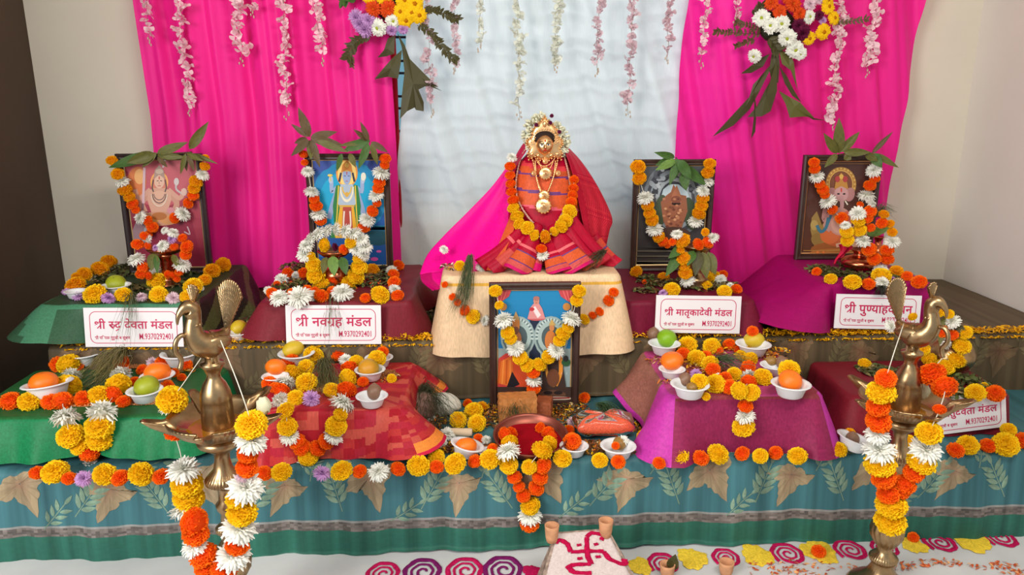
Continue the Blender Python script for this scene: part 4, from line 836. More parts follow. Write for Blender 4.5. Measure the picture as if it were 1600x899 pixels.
bouquet('bouquet of white, rust and yellow flowers with long drooping palm blades', YC - .05, 1216, 40,
  [(1190, 28, 'c', 27), (1204, 40, 'c', 25), (1221, 37, 'c', 27), (1230, 60, 'c', 28), (1243, 78, 'c', 28), (1250, 84, 'c', 22), (1265, 26, 'c', 22), (1178, 88, 'c', 22), (1205, 4, 'r', 22), (1218, 18, 'r', 22), (1240, 6, 'r', 26), (1250, 22, 'r', 22), (1232, -6, 'r', 24), (1266, 6, 'k', 20), (1280, -2, 'k', 18), (1295, 10, 'd', 24), (1304, 28, 'd', 22), (1287, 50, 'd', 25), (1265, 60, 'd', 22), (1294, 0, 'd', 22), (1254, 52, 'm', 28), (1248, 40, 'm', 22), (1286, 32, 'l', 13), (1280, 24, 'm', 16), (1216, -10, 'r', 22)],
  [([(1203, 84), (1186, 92), (1172, 104), (1158, 115), (1174, 114), (1192, 104)], 'dark'), ([(1210, 96), (1198, 108), (1188, 120), (1177, 132), (1186, 130), (1172, 156), (1162, 170), (1140, 188), (1113, 214), (1146, 196), (1172, 170), (1188, 140)], 'dark'), ([(1214, 90), (1208, 120), (1196, 140), (1180, 172), (1168, 183), (1190, 182), (1204, 174), (1214, 142)], 'dark'), ([(1178, 140), (1180, 168), (1174, 216), (1180, 206), (1182, 170)], 'dark'), ([(1216, 76), (1232, 84), (1240, 96), (1244, 126), (1246, 140), (1236, 110), (1222, 100)], 'olive'), ([(1218, 104), (1230, 120), (1240, 140), (1252, 160), (1238, 150), (1226, 130)], 'dark'), ([(1217, 142), (1234, 152), (1250, 160), (1272, 184), (1256, 182), (1234, 184), (1228, 164)], 'olive'), ([(1256, 178), (1274, 186), (1288, 188), (1270, 187)], 'dark'), ([(1216, 72), (1206, 82), (1202, 110), (1206, 126), (1216, 130), (1218, 100)], 'dark')],
  [([(1190, 54), (1160, 52), (1136, 50), (1118, 50)], 9, 'dry'), ([(1190, 50), (1168, 40), (1150, 36)], 9, 'dry'), ([(1176, 24), (1186, 12), (1196, 8)], 10, 'dark'), ([(1300, 34), (1326, 34), (1354, 30)], 8, 'dry'), ([(1200, 60), (1208, 70), (1214, 78)], 16, 'dark'), ([(1180, 62), (1164, 66), (1150, 72)], 8, 'dry')])
# ---------------------------------------------------------------- the goddess idol
IY = 2.80
def PI(px, py, dy=0.0): return PY(px, py, IY + dy)
idol = thing('goddess_idol', 'goddess idol with gilded face mask in a draped red silk sari on the cream pedestal', 'idol', (PI(850, 405).x, IY, PED.zt))
RED, DRED, ORN, PUR, MAG, HOT = srgb(172, 0, 44), srgb(140, 0, 34), srgb(210, 88, 46), srgb(110, 60, 120), srgb(206, 14, 100), srgb(238, 4, 142)
BODY = [(228, 838, 866, .03), (238, 826, 880, .045), (250, 814, 890, .058), (270, 804, 903, .075), (300, 797, 913, .092), (330, 790, 922, .11), (360, 782, 934, .13), (385, 770, 944, .145), (402, 760, 954, .155)]
def body_pt(u, py, off=0.0):
    l, r_, dp = interp(BODY, py); a = R(180 + 180 * u); cx = (l + r_) / 2; hw = (r_ - l) / 2
    p = PI(cx + hw * math.cos(a), py); t = max(0, (py - 330) / 75)
    f = 1 + .05 * t * math.sin(u * 52) + .02 * math.sin(u * 23 + py * .05)
    return Vector((p.x, IY + math.sin(a) * (dp * f + off), p.z))
def body_col(u, v):
    py = 228 + 174 * v; s_ = py - 14 * (u - .5)
    if 256 < s_ < 262: return srgb(214, 60, 70)
    if 262 <= s_ < 318:
        q = s_ - 262
        if 9 < q < 12 or 33 < q < 37: return PUR
        return vary(ORN, .9, 1.06) if .12 < u < .93 else RED
    if 318 <= s_ < 321: return srgb(226, 90, 110)
    return vary(RED, .95, 1.05)
b = MB(); b.grid(lambda u, v: body_pt(u, 228 + 174 * v), 90, 70, cf=body_col)
b.grid(lambda u, v: Vector((body_pt(u * .999, 228 + 174 * v).x, 2 * IY - body_pt(u * .999, 228 + 174 * v).y, body_pt(u * .999, 228 + 174 * v).z)), 40, 30, RED)
b.build('sari_body', M_silk, parent=idol)
# pleats fanning out over the pedestal
def pleat(top, bot, w0, w1, bands, name='pleat', dy0=-.135, dyb=-.21, hem=MAG, puff=.5):
    t0, b0 = PI(*top, dy0), PY(bot[0], bot[1], IY + dyb); b0.z = max(b0.z, PED.zt + .004); m = mpp(t0); b = MB()
    def fn(u, v):
        c = t0.lerp(b0, v); w_ = (w0 + (w1 - w0) * v ** .8) * m / 2; a = math.pi * u; sag = -.012 * math.sin(math.pi * v)
        s_ = (b0 - t0).normalized().cross(Vector((0, -1, 0))).normalized(); fl = 1 + .10 * math.sin(u * 19) * v
        p = c - s_ * (math.cos(a) * w_) + Vector((0, -1, .35)) * (math.sin(a) * w_ * puff * fl) + Vector((0, 0, sag))
        p.z = max(p.z, PED.zt + .003); return p
    def cf(u, v):
        for lo, hi, c in bands:
            if lo <= v < hi: return vary(c, .93, 1.05)
        return vary(RED, .92, 1.05)
    b.grid(fn, 26, 40, cf=cf); b.build(name, M_silk, parent=idol, solid=.002)
BB = [(.42, .47, srgb(226, 104, 110)), (.54, .57, PUR), (.57, .78, ORN), (.78, .805, PUR), (.805, .93, srgb(206, 84, 80)), (.93, 1.01, MAG)]
pleat((836, 356), (768, 424), 12, 26, [(.3, .36, srgb(226, 104, 110)), (.5, .8, srgb(200, 74, 66)), (.66, .7, PUR), (.8, 1.01, srgb(170, 20, 50))])
pleat((842, 350), (807, 432), 14, 46, BB, dyb=-.225)
pleat((848, 362), (834, 428), 8, 22, [(.5, .75, srgb(214, 84, 84)), (.75, 1.01, MAG)], dyb=-.2)
pleat((854, 362), (874, 433), 10, 40, BB, dyb=-.23)
pleat((862, 352), (902, 433), 14, 60, BB, dyb=-.215)
pleat((878, 346), (924, 418), 16, 34, [(.82, .9, srgb(220, 90, 90)), (.9, 1.01, ORN)], dyb=-.19)
pleat((890, 340), (942, 412), 18, 34, [(.85, 1.01, srgb(200, 40, 60))], dyb=-.16)
pleat((824, 352), (752, 418), 16, 30, [(.3, .34, srgb(226, 104, 110))], dyb=-.18)
pleat((925, 372), (962, 416), 24, 26, [(.12, .34, srgb(206, 70, 50)), (.34, .40, PUR), (.40, .7, srgb(214, 74, 56)), (.7, 1.01, srgb(190, 16, 50))], name='sari_end', dy0=-.09, dyb=-.13)
def sheet(name, left, right, cf, nu=30, nv=50, ripple=.006, cyc=6, solid=.002, dyl=0.0, dyr=0.0, belly=0.0):
    """cloth between two pixel curves; each entry (px, py, dy)"""
    A = cat_rom([PI(*q) for q in left], 8); B = cat_rom([PI(*q) for q in right], 8); b = MB()
    S_ = lambda C, v: C[min(int(v * (len(C) - 1)), len(C) - 2)].lerp(C[min(int(v * (len(C) - 1)), len(C) - 2) + 1], v * (len(C) - 1) - min(int(v * (len(C) - 1)), len(C) - 2))
    def fn(u, v):
        p = S_(A, v).lerp(S_(B, v), u); p.y += ripple * v * math.sin(2 * math.pi * cyc * u + 2 * v) - belly * math.sin(math.pi * u)
        return p
    b.grid(fn, nu, nv, cf=cf); return b.build(name, M_silk, parent=idol, solid=solid), fn
def shawl_col(u, v):
    i, j = int(u * 16), int(v * 26); x, y = u * 16 - i - .5, v * 26 - j - .5
    return vary(srgb(206, 46, 62), .95, 1.05) if abs(math.hypot(x, y) - .38) < .10 and u > .2 else vary(srgb(178, 10, 46), .93, 1.06)
sheet('shawl', [(868, 214, -.01), (884, 240, -.05), (897, 280, -.08), (905, 320, -.10), (914, 360, -.13), (930, 400, -.14)], [(872, 216, .03), (906, 250, .03), (934, 292, .02), (956, 340, .0), (952, 362, -.03), (945, 396, -.06)], shawl_col, ripple=.004, cyc=3, nu=64, nv=100)
sheet('veil', [(868, 214, -.01), (852, 196, .0), (836, 204, -.005), (822, 236, -.03), (806, 262, -.05), (800, 300, -.07)], [(872, 216, .03), (852, 192, .04), (828, 212, .035), (808, 240, .02), (795, 272, .0), (790, 300, -.01)], lambda u, v: vary(srgb(196, 10, 72), .95, 1.05), cyc=2, ripple=.002)
sheet('spread_cloth', [(816, 250, .0), (812, 300, -.02), (804, 345, -.06), (786, 385, -.11), (768, 420, -.16)], [(802, 246, .02), (770, 290, .02), (730, 332, .02), (694, 368, .01), (668, 398, -.02), (656, 428, -.08)], lambda u, v: vary(HOT, .95, 1.04), ripple=.006, cyc=2.5, nu=50, nv=60)
sheet('spread_cloth_end', [(752, 420, -.17), (744, 424, -.19), (738, 423, -.2)], [(656, 428, -.08), (660, 442, -.16), (676, 456, -.225)], lambda u, v: vary(HOT if u < .8 else srgb(196, 2, 104), .93, 1.04), ripple=.012, cyc=4, nu=50, nv=20)
sheet('sari_border', [(802, 326, -.085), (790, 356, -.12), (775, 392, -.16), (760, 422, -.2)], [(814, 326, -.105), (804, 356, -.14), (790, 392, -.18), (776, 424, -.215)], lambda u, v: vary(ORN, .92, 1.06), cyc=1, ripple=.002)
# small gold buttis on the sari skirt
b = MB()
for px, py in ((893, 371), (898, 390), (921, 373), (912, 356), (930, 352), (868, 378), (905, 408), (872, 398), (888, 352), (936, 376)):
    l, r_, dp = interp(BODY, py); u = math.acos(max(-1, min(1, -(px - (l + r_) / 2) / ((r_ - l) / 2)))) / math.pi
    p = body_pt(u, py, .022); b.ball(p, (.0065, .003, .008), 8, 5)
b.build('sari_motif', mat('gold_thread', (226, 120, 84), rough=.4), parent=idol)
# mask: pointed crown plate, face, bib
FYD = -.065
b = MB()
out = [(826, 250), (824, 240), (828, 232), (822, 226), (823, 219), (830, 214), (832, 202), (838, 194), (846, 188), (851, 181), (856, 188), (864, 194), (871, 202), (873, 214), (879, 219), (880, 226), (875, 232), (879, 240), (877, 250), (866, 245), (858, 251), (851, 247), (844, 251), (836, 245)]
n = len(out); c0 = (851, 226); vs = []
for d, s_ in ((.02, 1.0), (0, 1.0), (-.008, .92), (-.010, .75), (-.012, .5), (-.012, .05)):
    for x, y in out: vs.append(PI(c0[0] + (x - c0[0]) * s_, c0[1] + (y - c0[1]) * s_, FYD + d))
b.add(vs, [(j * n + i, j * n + (i + 1) % n, (j + 1) * n + (i + 1) % n, (j + 1) * n + i) for j in range(5) for i in range(n)] + [tuple(range(n - 1, -1, -1))])
for i in range(n):                # beaded rim
    p, q = out[i], out[(i + 1) % n]
    for t in (0, .5): b.ball(PI(p[0] + (q[0] - p[0]) * t, p[1] + (q[1] - p[1]) * t, FYD - .006), .0035, 7, 5)
for rr, y0 in ((17, 224), (21, 222)):   # arch ridges over the brow
    for k in range(17): a = math.pi * k / 16; b.ball(PI(851 + rr * math.cos(a), y0 - rr * .95 * math.sin(a), FYD - .011), .0034, 7, 5)
b.ball(PI(851, 194, FYD - .01), (.008, .006, .011), 10, 6)
for k in range(5): b.ball(PI(831 + 10 * k, 241 + (2 if k in (1, 3) else 0), FYD - .011), (.007, .004, .006), 8, 5)
b.build('crown', M_gold, parent=idol)
b = MB(); m = mpp(PI(851, 226)); hp = PI(851, 217, FYD - .008)
b.ball(hp, (16.5 * m, .012, 12.5 * m), 22, 12, srgb(40, 26, 22)); b.build('hair', M_paint, parent=idol)
b = MB(); fc = PI(851, 227, FYD - .012); FX, FZ, FD = 13.2 * m, 15.5 * m, .030
def face_off(x, z):
    n_ = .30 * math.exp(-((x / .13) ** 2) - (((z + .12) / .22) ** 2)) + .16 * math.exp(-((x / .09) ** 2) - (((z + .22) / .08) ** 2))
    br = .10 * math.exp(-(((abs(x) - .36) / .26) ** 2) - (((z - .28) / .10) ** 2)); ey = -.10 * math.exp(-(((abs(x) - .38) / .2) ** 2) - (((z - .1) / .09) ** 2))
    li = .12 * math.exp(-((x / .25) ** 2) - (((z + .46) / .06) ** 2)) + .08 * math.exp(-((x / .3) ** 2) - (((z + .8) / .12) ** 2)); ch = .06 * math.exp(-(((abs(x) - .5) / .25) ** 2) - (((z + .25) / .22) ** 2))
    return n_ + br + ey + li + ch
def face_pt(u, v):
    a = math.pi * (1 - u); t = math.pi * v; x = math.cos(a) * math.sin(t); z = math.cos(t); d = math.sin(a) * math.sin(t)
    jaw = 1 - .22 * max(0, -z) ** 1.5
    return fc + Vector((x * FX * jaw, -FD * (d * .85 + face_off(x, z) * .7 * d), z * FZ))
b.grid(face_pt, 56, 56); b.build('face', M_gold, parent=idol)
def on_face(x, z, lift=.0012):
    d = math.sqrt(max(0, 1 - x * x - z * z)); jaw = 1 - .22 * max(0, -z) ** 1.5
    return fc + Vector((x * FX * jaw, -FD * (d * .85 + face_off(x, z) * .7 * d) - lift, z * FZ))
for sg in (-1, 1):
    b = MB()
    def patch(cx, cz, rx, rz, c, lift):
        vs = [on_face(cx, cz, lift)] + [on_face(cx + rx * math.cos(k * math.pi / 8), cz + rz * math.sin(k * math.pi / 8) * (1 - .3 * abs(math.cos(k * math.pi / 8))), lift) for k in range(16)]
        b.add(vs, [(0, 1 + k, 1 + (k + 1) % 16) for k in range(16)], c)
    patch(sg * .38, .08, .23, .085, srgb(240, 236, 226), .0012); patch(sg * .37, .08, .085, .085, srgb(20, 14, 14), .0018)
    for k in range(9): t = k / 8; b.ball(on_face(sg * (.16 + .46 * t), .14 + .06 * math.sin(math.pi * t), .0016), .0011, 5, 4, srgb(24, 14, 14))
    for k in range(9): t = k / 8; b.ball(on_face(sg * (.14 + .52 * t), .27 + .10 * math.sin(math.pi * t * .8), .0016), .0012, 5, 4, srgb(30, 16, 14))
    b.build('eye', M_paint, parent=idol)
b = MB()
for k in range(9): t = k / 4 - 1; b.ball(on_face(.22 * t, -.46 + .02 * abs(t), .0018), (.0018, .0012, .0022 - .0012 * abs(t)), 6, 4, srgb(176, 20, 30))
b.build('lips', M_paint, parent=idol)
b = MB(); b.ball(on_face(0, .46, .001), (.0028, .0015, .0042), 8, 5, srgb(196, 10, 20)); b.build('forehead_mark', M_paint, parent=idol)
# jewellery
def frontd(px, py, off=.012):
    l, r_, dp = interp(BODY, py); c = (l + r_) / 2; x = max(-.98, min(.98, (px - c) / ((r_ - l) / 2))); return PI(px, py, -(math.sqrt(1 - x * x) * dp + off))
def chain(name, pts, r_, m_, bead=None, parent=idol, col=(1, 1, 1)):
    C = cat_rom([frontd(*p) for p in pts], 8); b = MB(); b.tube(C, r_ * .6, 6, col)
    L_ = 0; last = C[0]
    for q in C:
        if (q - last).length > r_ * 1.7: b.ball(q, r_, 7, 5, vary(col, .85, 1.1)); last = q
    return b.build(name, m_, parent=parent)
chain('necklace', [(831, 243), (835, 262), (841, 290), (848, 308)], .0042, M_gold); chain('necklace', [(872, 243), (869, 262), (860, 290), (852, 308)], .0042, M_gold)
chain('necklace', [(836, 246), (842, 256), (850, 260), (860, 256), (868, 246)], .003, M_gold); chain('necklace', [(840, 248), (846, 262), (853, 268), (860, 262), (866, 248)], .0026, M_gold)
chain('necklace', [(836, 250), (839, 280), (846, 300), (850, 320)], .003, M_gold); chain('necklace', [(868, 250), (864, 280), (856, 300), (851, 320)], .003, M_gold)
def pendant(px, py, r_, dp=.014):
    c = frontd(px, py, dp); b = MB(); m_ = mpp(c); rr = r_ * m_
    b.xform(Matrix()); q = MB(); q.lathe([(.001, .006), (rr * .3, .006), (rr * .34, .004), (rr * .7, .0045), (rr * .95, .002), (rr, -.001), (.001, -.002)], n=28, fl=lambda k, a: 1 + (.06 * math.cos(14 * a) if k > 2 else 0))
    for k in range(14): a = 2 * math.pi * k / 14; q.ball((rr * .92 * math.cos(a), rr * .92 * math.sin(a), .002), .0032, 6, 4)
    q.ball((0, 0, .006), .004, 8, 5)
    q.xform(Matrix.Translation(c) @ Euler((R(80), 0, 0)).to_matrix().to_4x4()); q.build('pendant', M_gold, parent=idol)
pendant(852, 271, 10.5); pendant(850, 306, 9, .016); pendant(849, 322, 13, .018); pendant(834, 271, 3.6, .016); pendant(872, 271, 3.6, .016); pendant(852, 252, 4, .012)
PRL = srgb(206, 166, 150)
chain('bead_strand', [(822, 232), (812, 252), (806, 285), (808, 308), (816, 326), (830, 345), (846, 358), (856, 364)], .0042, M_paint, col=PRL)
chain('bead_strand', [(882, 246), (888, 270), (891, 296), (886, 318), (876, 338), (866, 354), (856, 364)], .0042, M_paint, col=srgb(196, 150, 130))

# flowers on the idol
r = random.Random(21); hg = thing('flower_garland', 'white bud garland with purple blooms round the crown of the goddess idol', 'garland', PI(851, 190, .0))
b = MB()
for k in range(330):
    a = R(r.uniform(-62, 242)); q = r.uniform(.66, 1.06); p = PI(853 + 35 * q * math.cos(a), 214 - 33 * q * math.sin(a) + (8 if math.cos(a) > 0 else -3), FYD + r.uniform(.0, .05))
    s_ = r.uniform(.0055, .008); d = Vector((math.cos(a) + r.gauss(0, .4), -.6 + r.gauss(0, .4), math.sin(a) + r.gauss(0, .4))).normalized(); M = d.to_track_quat('Z', 'Y').to_matrix().to_4x4()
    b.ball(p, (s_ * .62, s_ * .62, s_ * 1.25), 7, 5, vary(srgb(232, 232, 206), .92, 1.05, r), M=M)
b.build('white_bud_cluster', M_petal, parent=hg)
for px, py in ((838, 195), (860, 192), (874, 206), (862, 181)):
    p = PI(px, py, FYD - .02); child('purple_bloom', FM['m'][0], hg, p, axisq(TOCAM(p)), 7 * mpp(p))
class OnBody:
    def at(s, px, py, lift=0.0):
        if py < 402 and 782 < px < 930: return frontd(px, py, .03 + lift)
        return PI(px, py, -.16)
garland('garland of orange and yellow marigolds round the neck of the goddess idol', OnBody(), [[(800, 246, 'w', 18), (797, 260, 'o', 17), (797, 274, 'o', 16), (798, 287, 'o', 16), (799, 300, 'o', 17), (802, 313, 'o', 19), (802, 325, 'y', 19), (808, 338, 'y', 21), (811, 350, 'y', 19), (824, 356, 'y', 22), (835, 368, 'y', 18), (852, 370, 'g', 20), (866, 362, 'y', 15), (877, 354, 'y', 21), (884, 345, 'y', 22), (890, 331, 'y', 23), (893, 316, 'o', 18), (895, 305, 'o', 16), (896, 294, 'o', 16), (897, 281, 'o', 15)], [(846, 389, 'o', 17), (848, 399, 'w', 20)]])
garland('short marigold garland pinned on the cream cloth behind the red checked table', Front(PED.yf - .03), [[(695, 445, 'o', 11), (707, 464, 'o', 12), (715, 473, 'o', 12), (726, 485, 'o', 18), (739, 495, 'y', 23), (757, 501, 'w', 19)]], 'short garlands on the pedestal')
garland('short marigold garland pinned on the cream cloth behind the purple silk table', Front(PED.yf - .03), [[(959, 457, 'o', 16), (951, 470, 'o', 18), (937, 487, 'o', 14), (926, 493, 'o', 13), (913, 499, 'y', 18)]], 'short garlands on the pedestal')
loose('at the feet of the goddess idol', PED, [(719, 416, 'y', 18), (752, 418, 'w', 18), (694, 390, 'w', 15, Flat(PED.zt + .05)), (902, 414, 'w', 18), (937, 410, 'y', 12), (896, 406, 'g', 11), (788, 402, 'w', 11), (780, 398, 'g', 12)], 'flowers at the feet of the idol')
def Q3(px, py, y): return PY(px, py, y)
grass_bunch('dark grass bunch hanging from the pedestal below the magenta spread cloth', [Q3(735, 400, 2.60), Q3(732, 425, 2.54), Q3(726, 462, 2.515), Q3(718, 490, 2.51)], 90, .1, .010, srgb(70, 80, 50))
grass_bunch('dark grass tuft at the foot of the sari near the cave goddess print', [Q3(945, 392, 2.62), Q3(930, 405, 2.58), Q3(922, 420, 2.55)], 60, .06, .010, srgb(70, 72, 50))
# ---------------------------------------------------------------- peacock oil lamps
def oil_lamp(label, px, py_rim, Y, yaw, spin):
    c = PY(px, py_rim, Y); SC = c.z / .574; c.z = 0; root = thing('peacock_oil_lamp', label, 'oil lamp', c)
    T = Matrix.Translation(c) @ Matrix.Scale(SC, 4)
    b = MB(); prof = [(.001, 0), (.085, 0), (.088, .012), (.08, .02), (.056, .034), (.038, .058), (.026, .084), (.034, .094), (.037, .104), (.032, .112), (.021, .122), (.019, .134), (.030, .150), (.041, .172), (.043, .19), (.036, .222), (.022, .248), (.016, .26), (.021, .268), (.031, .274), (.031, .283), (.019, .294), (.016, .32), (.024, .333), (.026, .345), (.018, .355), (.017, .385), (.028, .396), (.041, .402), (.043, .412), (.036, .422), (.022, .438), (.017, .462), (.018, .478), (.032, .49), (.05, .502), (.054, .512), (.044, .52), (.03, .523)]
    def fl(k, a):
        if 12 <= k <= 15: return 1 + .05 * math.cos(16 * a + k * 1.4)
        if k in (7, 8, 19, 20, 28, 29): return 1 + .035 * math.cos(34 * a)
        return 1
    b.lathe(prof, n=136, fl=fl); b.xform(T); b.build('stem', M_brass, parent=root)
    b = MB(); sp = [R(spin + 72 * k) for k in range(5)]
    bowlp = [(.03, .522), (.062, .528), (.092, .545), (.108, .562), (.114, .574), (.111, .5775), (.104, .568), (.088, .552), (.05, .542), (.001, .540)]
    def fb(k, a):
        g = max(math.exp(-((((a - s_ + math.pi) % (2 * math.pi)) - math.pi) / .105) ** 4) for s_ in sp)
        return 1 + {2: .16, 3: .32, 4: .42, 5: .42, 6: .34, 7: .16}.get(k, 0) * g + (.012 * math.cos(60 * a) if k == 3 else 0)
    b.lathe(bowlp, n=360, fl=fb)
    for v in b.v:                 # spouts rise a little at their tips
        r_ = math.hypot(v.x, v.y)
        if r_ > .118: v.z += (r_ - .118) * .30
    b.xform(T); b.build('oil_bowl', M_brass, parent=root)
    b = MB(); b.lathe([(.001, .5465), (.07, .5465)], n=40); b.xform(T); b.build('oil', mat('lamp_oil', (150, 96, 24), rough=.05, spec=.6), parent=root)
    b = MB(); b.lathe([(.037, .543), (.037, .55), (.0355, .6), (.0345, .612), (.0355, .616), (.033, .632), (.025, .652), (.0165, .664), (.0145, .674), (.021, .688), (.0265, .697), (.0265, .701), (.016, .704), (.014, .73), (.001, .73)], n=48); b.xform(T); b.build('bell_cone', M_brass, parent=root)
    # peacock
    pk = MB(); pts = [(-.046, .772, .007), (-.036, .762, .014), (-.018, .752, .027), (.004, .746, .033), (.024, .756, .030), (.036, .776, .023), (.036, .798, .018), (.032, .816, .0165), (.035, .834, .0195), (.045, .842, .016), (.058, .836, .009), (.067, .824, .005), (.070, .808, .002)]
    C = cat_rom([Vector((x, 0, z)) for x, z, r_ in pts], 4); K = [interp([(i, p[2]) for i, p in enumerate(pts)], j / 4)[0] for j in range(len(C))]
    pk.tube(C, K, 18)
    for sg in (-1, 1):            # wings, legs, neck frill
        pk.ball((-.006, sg * .024, .752), (.034, .008, .016), 14, 8, fl=lambda p: 1 + .06 * math.sin(18 * p.x))
        pk.tube([(.004, sg * .012, .735), (.006, sg * .013, .71), (.004, sg * .013, .70)], [.006, .004, .005], 8)
    pk.tube(cat_rom([Vector(p) for p in ((.046, 0, .775), (.064, 0, .782), (.078, 0, .770), (.080, 0, .748), (.070, 0, .728), (.076, 0, .706))], 4), .0055, 8)
    for k in range(9): a = 2 * math.pi * k / 9; pk.ball((.033 + .012 * math.cos(a), .015 * math.sin(a), .800), .005, 7, 5)
    M = T @ Matrix.Rotation(R(yaw), 4, 'Z')
    pk.xform(M); body = pk.build('peacock', M_brass, parent=root)
    def fan(bm, o, h, half, lean, nr, base=.1):
        def fn(u, v):
            a = (u * 2 - 1) * half; rr = h * (base + (1 - base) * v) * (1 + .05 * math.cos(u * 2 * math.pi * nr) * (v > .9)) * (1 - .12 * abs(u * 2 - 1) ** 3)
            q = .0035 * math.cos(u * 2 * math.pi * nr) * (.3 + .7 * v) + .002 * math.cos(v * 60) * abs(math.sin(u * math.pi * nr))
            return Vector((o[0] - lean * rr * math.cos(a) + q, o[1] + rr * math.sin(a) * .9, o[2] + rr * math.cos(a)))
        bm.grid(fn, nr * 10, 26)
    b = MB(); fan(b, (-.040, 0, .760), .118, R(31), .22, 13); b.xform(M); b.build('tail_fan', M_brass, parent=body, solid=.003)
    b = MB(); fan(b, (.030, 0, .842), .046, R(34), .1, 5, .2); b.xform(M); b.build('crest', M_brass, parent=body, solid=.003)
    return root, c
YA, YB = 1.72, 1.80
lampA, cA = oil_lamp('brass peacock oil lamp before the bright green table, bird turned towards brown wall', 340, 648, YA, 228, -14)
lampB, cB = oil_lamp('brass peacock oil lamp beside the tilted name board, bird turned to white wall', 1415, 622, YB, -55, -20)
fa, fa2, fb_ = Front(YA - .135), Front(YA + .04), Front(YB - .14)
fam = Front(YA - .02)
g = garland('long garland of marigolds and white chrysanthemums hanging from the lamp at the bright green table', fa, [
  [(340, 521, 'w', 2, Front(YA + .01)), (372, 600, 'w', 2, fa), (393, 664, 'y', 48), (393, 689, 'w', 52), (387, 709, 'o', 33), (386, 731, 'o', 34), (378, 746, 'k', 22), (384, 762, 'w', 58), (369, 780, 'y', 32), (378, 802, 'y', 46), (374, 826, 'w', 56), (371, 852, 'o', 36), (364, 868, 'w', 56), (350, 886, 'o', 44), (338, 906, 'o', 40)],
  [(314, 560, 'w', 2, Front(YA + .02)), (292, 592, 'w', 2, fa2), (269, 625, 'y', 46, fa2), (265, 640, 'w', 32, fa2), (273, 678, 'o', 30, fam), (281, 705, 'w', 2, fam), (287, 734, 'w', 52, fam), (292, 756, 'y', 48, fam), (295, 779, 'y', 46, fam), (290, 798, 'w', 50, fam), (304, 817, 'o', 46, fa), (306, 835, 'o', 40, fa), (303, 853, 'w', 42, fa), (318, 868, 'o', 42, fa), (324, 888, 'o', 38, fa)]], 'garlands hanging on the oil lamps')
g = garland('long garland of marigolds and white chrysanthemums hanging from the lamp beside the tilted board', fb_, [
  [(1412, 506, 'w', 2, Front(YB)), (1398, 548, 'w', 2, fb_), (1384, 592, 'o', 32), (1377, 613, 'y', 43), (1372, 636, 'o', 35), (1373, 659, 'o', 38), (1371, 678, 'w', 38), (1374, 704, 'w', 50), (1375, 725, 'y', 46), (1381, 746, 'o', 38), (1388, 772, 'o', 34), (1393, 790, 'y', 46), (1391, 815, 'y', 46)],
  [(1472, 560, 'w', 2, Front(YB)), (1456, 585, 'o', 42, Front(YB - .02)), (1476, 605, 'o', 38, Front(YB - .06)), (1468, 640, 'o', 20, fb_), (1452, 677, 'y', 40), (1447, 703, 'w', 50), (1440, 722, 'y', 43), (1428, 739, 'o', 32), (1414, 757, 'o', 33), (1408, 768, 'o', 26), (1393, 788, 'y', 2)]], 'garlands hanging on the oil lamps')

# ---------------------------------------------------------------- pots on the upper tables
def pot(label, px, py, Y, z, H, prof, m_, leaves=(), name='copper_pot', cat='pot', extra=None):
    p = PY(px, py, Y); c = Vector((p.x, Y, z)); root = thing(name, label, cat, c)
    b = MB(); b.lathe([(r_ * H, h * H) for r_, h in prof], c, 40); b.build('vessel', m_, parent=root)
    if extra:                      # plate on the mouth
        b = MB(); R_ = extra[0]; h = extra[1] * H; b.lathe([(.001, h), (R_ * .7, h + .002), (R_ * .95, h + .016), (R_, h + .02), (R_ * .96, h + .024), (R_ * .7, h + .008), (.001, h + .006)], c, 40); b.build('plate', m_, parent=root)
    for k, l in enumerate(leaves): leaf_between(root, PY(l[0], l[1], Y - .05), PY(l[2], l[3], Y - .085), l[4] * mpp(c), LEAF_C[l[5]], bow=.06, cup=.2)
    return root, c
KAL = [(.001, 0), (.24, 0), (.26, .03), (.42, .14), (.50, .30), (.49, .42), (.40, .56), (.26, .64), (.19, .68), (.18, .80), (.24, .88), (.30, .94), (.30, .96), (.22, .93), (.001, .9)]
RIB = [(.001, 0), (.34, 0), (.36, .05), (.30, .12), (.36, .2), (.31, .28), (.22, .34), (.18, .42), (.20, .46), (.175, .52), (.20, .57), (.175, .63), (.20, .68), (.18, .76), (.24, .9), (.30, 1.0), (.001, 1.0)]
z = U1.zt; h_ = PY(257, 396, 2.86).z - z - .0
pot('ribbed copper pot carrying a flower-heaped copper plate before the maroon god print', 260, 400, 2.86, z, h_, RIB, M_copper, [(240, 396, 236, 424, 16, 'olive'), (244, 398, 246, 428, 9, 'green'), (270, 398, 280, 420, 10, 'olive')], extra=(.068, 1.0))
z = U2.zt; h_ = PY(522, 400, 2.84).z - z
pot('copper pot with a plate and green leaves before the blue god print', 523, 400, 2.84, z, h_, [(r_ * .9, q) for r_, q in KAL], M_copper, [(520, 400, 522, 432, 17, 'fresh'), (534, 402, 541, 430, 15, 'green'), (510, 402, 504, 428, 13, 'olive')], extra=(.064, 1.0))
z = U3.zt; h_ = PY(1090, 392, 2.8).z - z
pot('ribbed brass pot with drooping betel leaves before the cave goddess print', 1088, 400, 2.8, z, h_, RIB, M_brass, [(1092, 392, 1086, 432, 16, 'dark'), (1098, 394, 1104, 436, 18, 'olive'), (1106, 394, 1118, 430, 18, 'olive'), (1084, 392, 1074, 416, 14, 'green'), (1062, 398, 1040, 432, 16, 'green'), (1066, 386, 1044, 404, 14, 'green')], extra=(.062, 1.0))
z = U4.zt; h_ = (PY(1340, 388, 2.84).z - z)
pot('round copper pot with a red cloth tuft before the elephant-headed god print', 1343, 410, 2.84, z, h_, [(r_ * 1.6, q) for r_, q in KAL], M_copper)
